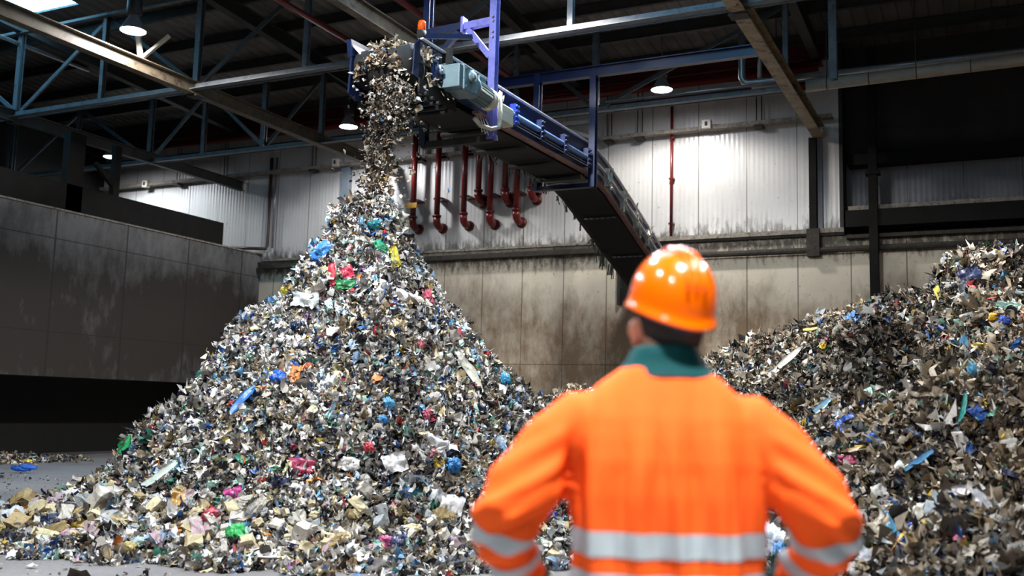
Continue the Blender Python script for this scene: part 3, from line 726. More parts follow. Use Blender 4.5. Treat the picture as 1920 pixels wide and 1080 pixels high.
# orange-brown guard rail above the steep run
MB().tube([(XA+.5, 19.1, zt_at(19.1)+.12), (XA+.55, 19.25, zt_at(19.25)+.19)]+[(XB-.06, y, zt_at(y)+.16) for y in (19.4, 20.5, 22.6)], .022, 8).build('guard_rail', mat('rusty_orange_rail', (150, 78, 52), .5, 0, .25, 8), cv, True)
m = MB()
for k in range(90):
    y = rr.uniform(12.5, 22); z = zt_at(y)-.6+rr.normal(0, .02); x = XA-.05+rr.normal(0, .02)
    L = rr.uniform(.04, .2) if y < 20 else rr.uniform(.06, .4)
    m.bar((x, y, z), (x+rr.normal(0, .03), y+rr.normal(0, .05), z-L), rr.uniform(.01, .05), .01)
w = m.build('snagged_scraps', mat('snagged_rag', (88, 92, 86), .8, 0, .4, 10), cv); w['kind'] = 'stuff'
m = MB()
for k in range(26):
    y = 11.05+rr.uniform(0, .7); z = 6.15+rr.normal(0, .04)-(0.28 if rr.uniform() < .5 else 0)
    p = np.array([XB+.04, y, z]); m.bar(p, p+np.array([rr.uniform(0, .08), rr.normal(0, .1), rr.normal(-.03, .06)]), rr.uniform(.02, .06), .012)
w = m.build('snagged_scraps', mat('snagged_film', (170, 160, 140), .7, 0, .35, 10), cv); w['kind'] = 'stuff'
# hanger frame at the head: post, arm and brace, coloured as lit; far twin in dark machine blue as shadowed
hp = MB().ibeam((XB+.13, 12.9, 5.42), (XB+.13, 12.9, 9.9), .11, .13, .014, (0, 1, 0)).build('hanger_post', MT['blue_lit'], cv)
m = MB()
for zz in (7.0, 7.08, 7.25, 7.32): m.tube([(XB+.14, 12.80, zz), (XB+.14, 12.84, zz)], .02, 6)
m.build('post_bolts', MT['galv'], hp)
MB().bar((XB+.08, 12.9, 7.28), (XB-.38, 12.9, 7.26), .09, .11).build('hanger_arm', MT['blue_lit'], cv)
MB().bar((XB+.07, 12.9, 6.72), (XB-.32, 12.9, 7.2), .08, .09).build('arm_brace', MT['blue_lit'], cv)
MB().box((XB-.42, 12.82, 7.15), (XB-.38, 12.98, 7.40)).build('arm_end_plate', MT['blue_lit'], cv)
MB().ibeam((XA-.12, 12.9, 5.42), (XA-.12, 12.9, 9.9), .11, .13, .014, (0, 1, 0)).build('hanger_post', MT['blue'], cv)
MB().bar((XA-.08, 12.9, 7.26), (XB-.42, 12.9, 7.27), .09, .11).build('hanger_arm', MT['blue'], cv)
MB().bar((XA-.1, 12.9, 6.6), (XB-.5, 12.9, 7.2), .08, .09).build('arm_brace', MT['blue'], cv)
MB().bar((XA-.14, 12.9, 5.44), (XB+.14, 12.9, 5.44), .1, .1).build('cross_member', MT['steel_dark'], cv)
# portal frame at the bend
pf = thing('support_portal', 'blue gantry frame holding up the bend of the conveyor', 'frame', (-6.8, 17.06, 5.6))
MB().ibeam((XB+.12, 17.06, 5.58), (XB+.12, 17.06, 7.72), .12, .15, .016, (0, 1, 0)).build('post', MT['blue'], pf)
MB().ibeam((XA-.12, 17.06, 5.58), (XA-.12, 17.06, 7.9), .12, .15, .016, (0, 1, 0)).build('post', MT['blue'], pf)
MB().bar((XA-.15, 17.06, 5.62), (XB+.15, 17.06, 5.62), .12, .08).build('cross_member', MT['blue'], pf)
MB().bar((XA-.1, 17.06, 6.85), (XB+.1, 17.06, 6.85), .07, .08).build('cross_member', MT['steel_dark'], pf)
MB().bar((XB+.06, 17.06, 6.55), (-7.45, 17.06, 6.82), .06, .06).build('brace', MT['steel_dark'], pf)
MB().ibeam((-9.4, 17.06, 7.82), (-3.6, 17.06, 7.82), .14, .2, .016).build('gantry_beam', MT['blue'], pf)
# amber beacon
bc = thing('warning_beacon', 'amber warning beacon on a dark bracket above the conveyor head', 'beacon', (-7.32, 11.9, 6.7))
bx, by, bz = on_y(791, 50, 11.9)
MB().lathe([(.001, .09), (.045, .085), (.058, .06), (.062, -.07), (.001, -.07)], (bx, by, bz), 18).build('lens', MT['amber'], bc, True)
m = MB(); m.lathe([(.001, -.07), (.07, -.07), (.07, -.15), (.05, -.2), (.001, -.2)], (bx, by, bz), 18); m.build('base', MT['black'], bc, True)
MB().bar((bx+.04, by, bz-.15), (bx+.42, by+.75, bz+.05), .05, .07).build('bracket', MT['blue'], bc)
MB().box((bx-.03, by-.03, 5.9), (bx+.03, by+.03, bz-.18)).build('stem', MT['black'], bc)
# black sheet in place of the wall opening's dark interior; frame edge beside it
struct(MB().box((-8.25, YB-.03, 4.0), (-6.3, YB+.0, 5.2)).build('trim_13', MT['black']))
struct(MB().box((-8.32, YB-.08, 4.0), (-8.25, YB, 5.2)).build('trim_14', MT['steel_dark']))

# ------------------------------------------------------------------ pipes and services on the back wall
MT['flange'] = mat('dark_red_flange', (80, 20, 18), .5, 0, .3, 8)
def drop_pipe(px, ytop, py, label, r=.078, tagged=False):
    bot = on_y(px, py, YB-.36); x, z = bot[0], bot[2]; y = YB-.36
    t = thing('drop_pipe', label, 'pipe', (x, y, z), 'red drop pipes on the back wall')
    MB().tube([(x, y, z), (x, y, 8.9)], r, 18).build('pipe', MT['red'], t, True)
    m = MB(); m.tube([(x, y, z+.04), (x, y, z-.06), (x, y+.03, z-.14), (x, y+.10, z-.19), (x, y+.18, z-.21), (x, YB-.02, z-.21)], r*1.25, 16); m.build('elbow', MT['red'], t, True)
    for q0, q1, fr in (((x, y, z+.04), (x, y, z+.09), 1.5), ((x, YB-.06, z-.21), (x, YB-.01, z-.21), 1.8)): MB().tube([q0, q1], r*fr, 18).build('flange', MT['flange'], t, True)
    if tagged: MB().box((x-.17, y-r-.03, z+.30), (x+.17, y-r+.005, z+.44)).build('tag_plate', MT['yellow'], t, False, .01)
    for zz in (6.9, 8.1): MB().box((x-.13, y, zz), (x+.13, YB, zz+.05)).build('pipe_clip', MT['red'], t)
drop_pipe(774, 0, 412, 'red drop pipe with a yellow band, leftmost beside the heap top', tagged=True)
drop_pipe(819, 0, 410, 'red drop pipe second from the left, low elbow')
drop_pipe(869, 0, 405, 'red drop pipe third from the left, low elbow')
drop_pipe(897, 0, 362, 'short red drop pipe between the third and fourth long ones')
drop_pipe(918, 0, 402, 'long red drop pipe in the middle of the row, right of a short one')
drop_pipe(947, 0, 360, 'short red drop pipe left of the last long red pipe')
drop_pipe(968, 0, 398, 'last long red drop pipe on the right, beside the conveyor bend')
drop_pipe(997, 0, 355, 'short red drop pipe half hidden behind the conveyor bend')
for z, y, lab in ((9.28, 22.3, 'topmost red sprinkler main along the back wall'), (9.08, 22.0, 'second red sprinkler main from the top along the back wall'), (8.86, 22.45, 'third red sprinkler main from the top along the back wall'), (8.72, 22.1, 'lowest red sprinkler main along the back wall')):
    o = MB().tube([(-26.1, y, z), (-3.4, y, z)], .085, 14).build('sprinkler_main', MT['red'], None, True); tag(o, lab, 'pipe', 'red sprinkler mains')
o = MB().ibeam((-26.1, YB-.2, 9.75), (-3.2, YB-.2, 9.75), .2, .5, .02).build('eaves_beam', mat('oxide_red_beam', (96, 28, 26), .5, 0, .3, 3)); tag(o, 'deep oxide red eaves beam along the top of the back wall', 'beam')
for x, y0, y1, z, lab in ((-11.35, 5, 19, 8.55, 'red ceiling pipe running back toward the wall left of the conveyor head'), (-9.35, 5, 19, 8.55, 'second red ceiling pipe, the one closer to the conveyor head')):
    o = MB().tube([(x, y0, z), (x, y1, z)], .06, 12).build('ceiling_pipe', MT['red'], None, True); tag(o, lab, 'pipe')
o = MB().tube([(-20.35, 7, 9.58), (-20.35, 17, 9.58)], .05, 12).build('ceiling_pipe', MT['galv'], None, True); tag(o, 'pale ceiling pipe at the far upper left, lit blue by the rooflight', 'pipe')
p = on_y(1259.6, 240, YB-.1)
t = thing('riser_pipe', 'thin red riser pipe on the pale wall right of the conveyor', 'pipe', (p[0], YB-.1, 5.6))
MB().tube([(p[0], YB-.1, 5.6), (p[0], YB-.1, 8.9)], .035, 12).build('pipe', MT['red'], t, True)
for zz in (5.9, 7.0, 8.0): MB().box((p[0]-.06, YB-.13, zz), (p[0]+.06, YB, zz+.04)).build('pipe_clip', MT['red'], t)
o = MB().tube([(-19.2, YB-.1, 8.6), (-19.2, YB-.1, 6.0), (-19.22, YB-.12, 5.88), (-19.35, YB-.3, 5.86), (-20.3, YB-.4, 5.92)], .05, 12).build('downpipe', mat('dark_brown_pipe', (60, 40, 36), .5, 0, .3, 6), None, True); tag(o, 'dark brown downpipe in the back left corner above the push wall', 'pipe')
o = MB().tube([(-19.02, YB-.08, 8.6), (-19.02, YB-.08, 5.9)], .03, 10).build('downpipe', MT['galv'], None, True); tag(o, 'thin grey downpipe beside the dark brown one in the back left corner', 'pipe')
o = MB().box((-16.62, YB-.18, 6.4), (-16.36, YB, 8.1)).build('cable_duct', mat('grey_duct', (120, 130, 140), .4, .2, .2, 5)); tag(o, 'grey vertical cable duct on the wall left of the falling rubbish', 'duct')
# cable tray with hangers
t = thing('cable_tray', 'dusty cable tray along the pale back wall at lamp height', 'cable tray', (-11, YB-.2, 8.1))
MB().box((-26.1, YB-.26, 8.10), (-3.2, YB-.06, 8.13)).box((-26.1, YB-.27, 8.10), (-3.2, YB-.25, 8.19)).build('tray', MT['ledge'], t)
for x in (-25.5, -22.8, -20.9, -17.6, -14.0, -11.2, -8.55, -7.75, -4.85):
    m = MB()
    for d in (-.06, .06): m.tube([(x+d, YB-.16, 8.08), (x+d, YB-.16, 9.5)], .014, 6)
    m.box((x-.1, YB-.28, 8.03), (x+.1, YB-.04, 8.09)); m.build('hanger', MT['steel_dark'], t)
def wallbox(px, py, lab, kind):
    p = on_y(px, py, YB-.3)
    t = thing('flood_light' if kind else 'junction_box', lab, 'light' if kind else 'box', (p[0], YB-.3, p[2]-.1))
    MB().box((p[0]-.11, YB-.36, p[2]-.11), (p[0]+.11, YB-.2, p[2]+.11)).build('body', MT['offwhite'], t, False, .02)
    MB().box((p[0]-.03, YB-.38, p[2]-.05), (p[0]+.03, YB-.36, p[2]+.05)).build('cover', MT['steel_dark'], t)
    MB().box((p[0]-.05, YB-.2, p[2]-.04), (p[0]+.05, YB, p[2]+.04)).build('bracket', MT['steel_dark'], t)
wallbox(1325, 233, 'small white junction box on the cable tray right of the conveyor', 0)
wallbox(273, 345, 'small white floodlight on the back wall over the left push wall', 1)
wallbox(630, 305, 'small white floodlight on the back wall left of the falling rubbish', 1)
o = MB().tube([(-7.3, 19.15, 7.9), (-3.6, 19.15, 7.89)], .03, 8).build('light_conduit', MT['galv'], None, True); tag(o, 'straight grey conduit under the far truss below the right lamp', 'conduit')
# right: insulated duct pipes
t = thing('insulated_pipe', 'pale insulated pipe running right from the tan tie beam', 'pipe', (-1.3, 19.5, 7.8))
a, b = on_y(1512, 162, 19.5), on_y(1925, 111, 19.5)
MB().tube([a, b, b+(b-a)*.5], .115, 20).build('jacket', mat('dull_jacket', (150, 140, 126), .45, .1, .15, 6), t, True)
for f in (.1, .3, .52, .76, 1.0, 1.25): q = a+(b-a)*f; q2 = q+(b-a)*.004; MB().tube([q, q2], .122, 20).build('joint_band', MT['steel_dark'], t, True)
for f in (.1, .52, 1.0): q = a+(b-a)*f; MB().tube([q, (q[0], q[1], roof_z(q[1])-.05)], .01, 6).build('hanger_rod', MT['steel_dark'], t)
t = thing('ventilation_pipe', 'thin shiny pipe with a silver U bend above the insulated pipe', 'pipe', (-3.5, 19.9, 8))
e0, e1, e2, e3 = on_y(1391, 108, 19.9), on_y(1391, 146, 19.9), on_y(1402, 156, 19.9), on_y(1450, 151, 19.9)
MB().tube([e0+np.array([0, 0, .6]), e0, e1, (e1+e2)/2+np.array([-.02, 0, -.02]), e2, e3, on_y(1490, 146, 19.9)], .075, 16).build('elbow', MT['galv'], t, True)
f0, f1 = on_y(1490, 146, 19.9), on_y(1925, 95, 19.9)
MB().tube([f0, f1, f1+(f1-f0)*.4], .06, 16).build('straight_run', MT['galv'], t, True)
MB().tube([on_y(1425, 118, 19.9)+np.array([0, 0, .5]), on_y(1425, 146, 19.9)], .05, 14).build('branch', MT['galv'], t, True)
p = on_y(1442, 166, 20.2)
o = MB().box((p[0]-.32, 20.0, p[2]-.05), (p[0]+.25, 20.4, p[2]+.05)).build('unit_heater', MT['offwhite'], None, False, .02); tag(o, 'pale flat unit hung under the silver pipe bend', 'heater'); MB().tube([(p[0]-.2, 20.2, p[2]+.05), (p[0]-.2, 20.2, roof_z(20.2)-.05)], .01, 6).build('hanger_rod', MT['steel_dark'], o); MB().tube([(p[0]+.15, 20.2, p[2]+.05), (p[0]+.15, 20.2, roof_z(20.2)-.05)], .01, 6).build('hanger_rod', MT['steel_dark'], o)
o = MB().ibeam((-2.55, 18.2, 7.5), (-2.55, 18.2, 9.9), .14, .14, .014, (0, 1, 0)).build('hanger_post', MT['steel']); tag(o, 'lone steel hanger post right of the tan tie beam', 'post')
# left: gantry portal on top of the push wall
t = thing('wall_post', 'dark post with a corner brace standing on the left push wall', 'post', (-19.7, 17.3, 5.75))
q = on_x(212, 375, -19.75)
MB().box((-19.82, q[1]-.09, 5.72), (-19.66, q[1]+.09, CH-.16)).build('post', MT['blackpaint'], t)
MB().bar((-19.74, q[1], 6.62), (-19.74, q[1]-.62, 7.12), .1, .1).build('brace', MT['blackpaint'], t)
q = on_x(135, 350, -19.75)
t = thing('wall_post', 'thick dark post standing on the push wall, the left one', 'post', (-19.7, q[1], 5.75))
MB().box((-19.85, q[1]-.25, 5.72), (-19.62, q[1]+.2, CH-.16)).build('post', MT['blackpaint'], t)

# ------------------------------------------------------------------ separate pieces lying on the heaps
def rot_to(n, spin):
    z = np.array(n)/np.linalg.norm(n); x = np.cross((0, 0, 1.), z)
    if np.linalg.norm(x) < 1e-3: x = np.array([1., 0, 0])
    x /= np.linalg.norm(x); y = np.cross(z, x)     # x: along contour, y: up the slope
    c, s = math.cos(spin), math.sin(spin); x2 = c*x+s*y; y2 = -s*x+c*y
    return Matrix(((x2[0], y2[0], z[0]), (x2[1], y2[1], z[1]), (x2[2], y2[2], z[2])))
def mesh_obj(name, V, F, m, smooth=True):
    me = bpy.data.meshes.new(name); me.from_pydata([tuple(map(float, v)) for v in V], [], [tuple(map(int, f)) for f in F])
    me.polygons.foreach_set('use_smooth', [smooth]*len(me.polygons)); me.materials.append(m)
    o = bpy.data.objects.new(name, me); COL.objects.link(o); return o
def g_sheet(L, Wd, r, n=13, amp=.18):
    u, v = np.meshgrid(np.linspace(-.5, .5, n), np.linspace(-.5, .5, n), indexing='ij')
    s = r.integers(0, 9999)
    e = .06*fbm(u*4+9, v*4, s+5, 2)
    x = (u+.16*fbm(u*3, v*3, s, 3))*L; y = (v+.16*fbm(u*3+7, v*3, s+1, 3)+e)*Wd
    z = amp*min(L, Wd)*(fbm(u*3.2+3, v*3.2, s+2, 4)*1.5+.45*np.cos(u*3)*np.cos(v*3))
    z += .05*min(L, Wd)*np.sin(u*28+fbm(u*3, v*3, s+3, 2)*9)
    V = np.stack([x, y, z], -1).reshape(-1, 3); F = grid_faces(n, n)
    # a little thickness so it is a real film
    k = len(V); t = .004; V2 = V-np.array([0, 0, t])
    E = [(i*n, (i+1)*n) for i in range(n-1)]+[((i+1)*n+n-1, i*n+n-1) for i in range(n-1)]+[(i+1, i) for i in range(n-1)]+[((n-1)*n+i, (n-1)*n+i+1) for i in range(n-1)]
    return np.concatenate([V, V2]), [tuple(f) for f in F]+[tuple(f[::-1]+k) for f in F]+[(b, a, a+k, b+k) for a, b in E]
def g_bag(L, Wd, H, r, n=18):
    V = []; s = r.integers(0, 9999)
    for i in range(n+1):
        ph = math.pi*i/n
        for j in range(2*n):
            th = math.pi*j/n; d = np.array([math.sin(ph)*math.cos(th), math.sin(ph)*math.sin(th), math.cos(ph)])
            a = 1+.55*float(fbm(np.array(d[0]*1.7+d[2]*2.3+5), np.array(d[1]*1.7-d[2]*1.1+5), s, 4))
            q = np.array([d[0]*4.2+d[2]*2.7+11, d[1]*4.2-d[2]*3.1+7]); rg = 1-2.2*abs(float(fbm(q[:1], q[1:], s+9, 3)[0]))
            a = max(.35, a*(.72+.42*rg)*(1+r.normal(0, .02)))
            V.append(d*a*np.array([L/2, Wd/2, H/2])*1.08)
    F = [(i*2*n+j, i*2*n+(j+1) % (2*n), (i+1)*2*n+(j+1) % (2*n), (i+1)*2*n+j) for i in range(n) for j in range(2*n)]
    return np.array(V), F
def g_strip(L, Wd, r, n=18):
    V = []; k = r.uniform(-.25, .25); s = r.integers(0, 9999)
    for i in range(n+1):
        u = i/n-.5; w = Wd*(.55+.45*math.sin(math.pi*(i+.6)/(n+1.2)))*(1+.3*float(fbm(np.array(u*6.), np.array(2.), s, 2)))
        for j, e in enumerate((-.5, -.17, .17, .5)):
            V.append((u*L, e*w+k*L*u*u+.03*L*float(fbm(np.array(u*5.), np.array(9.), s, 2)), .03*L*float(fbm(np.array(u*5.), np.array(5.), s+2, 3))+.06*Wd*math.cos(e*9)+.012*L*(.25-u*u)))
    F = [(i*4+j, i*4+j+1, (i+1)*4+j+1, (i+1)*4+j) for i in range(n) for j in range(3)]
    k2 = len(V); V = np.array(V); V2 = V-np.array([0, 0, .006])
    return np.concatenate([V, V2]), F+[tuple(np.array(f)[::-1]+k2) for f in F]+[((i+1)*4, i*4, i*4+k2, (i+1)*4+k2) for i in range(n)]+[(i*4+3, (i+1)*4+3, (i+1)*4+3+k2, i*4+3+k2) for i in range(n)]
def g_chunk(L, Wd, H, r):
    bm = bmesh.new(); bmesh.ops.create_cube(bm, size=1.0)
    bmesh.ops.subdivide_edges(bm, edges=bm.edges, cuts=2, use_grid_fill=True)
    c = r.uniform(.6, 1., 3); tw = r.normal(0, .18, (3, 3))
    for v in bm.verts:
        p = np.array(v.co); p = p+tw@(p*np.abs(p)*1.4)+r.normal(0, .05, 3)
        if p[0]+p[1]*c[0]+p[2]*c[1] > .62: p *= .82
        v.co = p*np.array([L, Wd, H])
    V = [tuple(v.co) for v in bm.verts]; bm.verts.index_update(); F = [tuple(v.index for v in f.verts) for f in bm.faces]; bm.free()
    return np.array(V), F
FILM = {}
def fm(rgb):
    if rgb not in FILM: FILM[rgb] = film('film_%d_%d_%d' % rgb, rgb)
    return FILM[rgb]
RP = np.random.default_rng(77)
def place(o, p, n, spin, lift):
    o.matrix_world = Matrix.Translation(Vector(p)+Vector(n)*lift) @ rot_to(n, spin).to_4x4()
def piece(px, py, kind, w, h, rgb, name, label, cat, spin=0., onto=height):
    r_ = hit(px, py, onto)
    if r_ is None: return None
    p, n, t = r_; L, Wd = w*t/FPX, h*t/FPX
    up = n.copy()
    if kind == 'sheet': V, F = g_sheet(L, Wd*1.25, RP)
    elif kind == 'bag': V, F = g_bag(L, Wd*1.15, min(L, Wd)*.7, RP)
    elif kind == 'strip': V, F = g_strip(L, Wd, RP)
    else: V, F = g_chunk(L, Wd, min(L, Wd)*.85, RP)
    o = mesh_obj(name, V, F, fm(rgb), kind != 'chunk')
    # tilt halfway towards the viewer so that the piece lies on top of the loose scraps
    d = CP-p; d /= np.linalg.norm(d); n2 = n*.65+d*.35; n2 /= np.linalg.norm(n2)
    place(o, p, n2, spin, .05+.12*min(L, Wd)+(.07 if kind == 'strip' else 0))
    return tag(o, label, cat)
BLUE, SKY, GRN, TEAL = (30, 92, 190), (96, 170, 220), (22, 150, 80), (20, 120, 130)
WHT, CRM, YEL, PNK, RED, ORG, PUR, NAVY, MAG, LGR, KHA = (226, 226, 226), (226, 218, 196), (222, 184, 60), (214, 120, 140), (186, 44, 56), (224, 130, 52), (96, 50, 130), (24, 36, 78), (196, 60, 110), (186, 194, 200), (150, 146, 50)
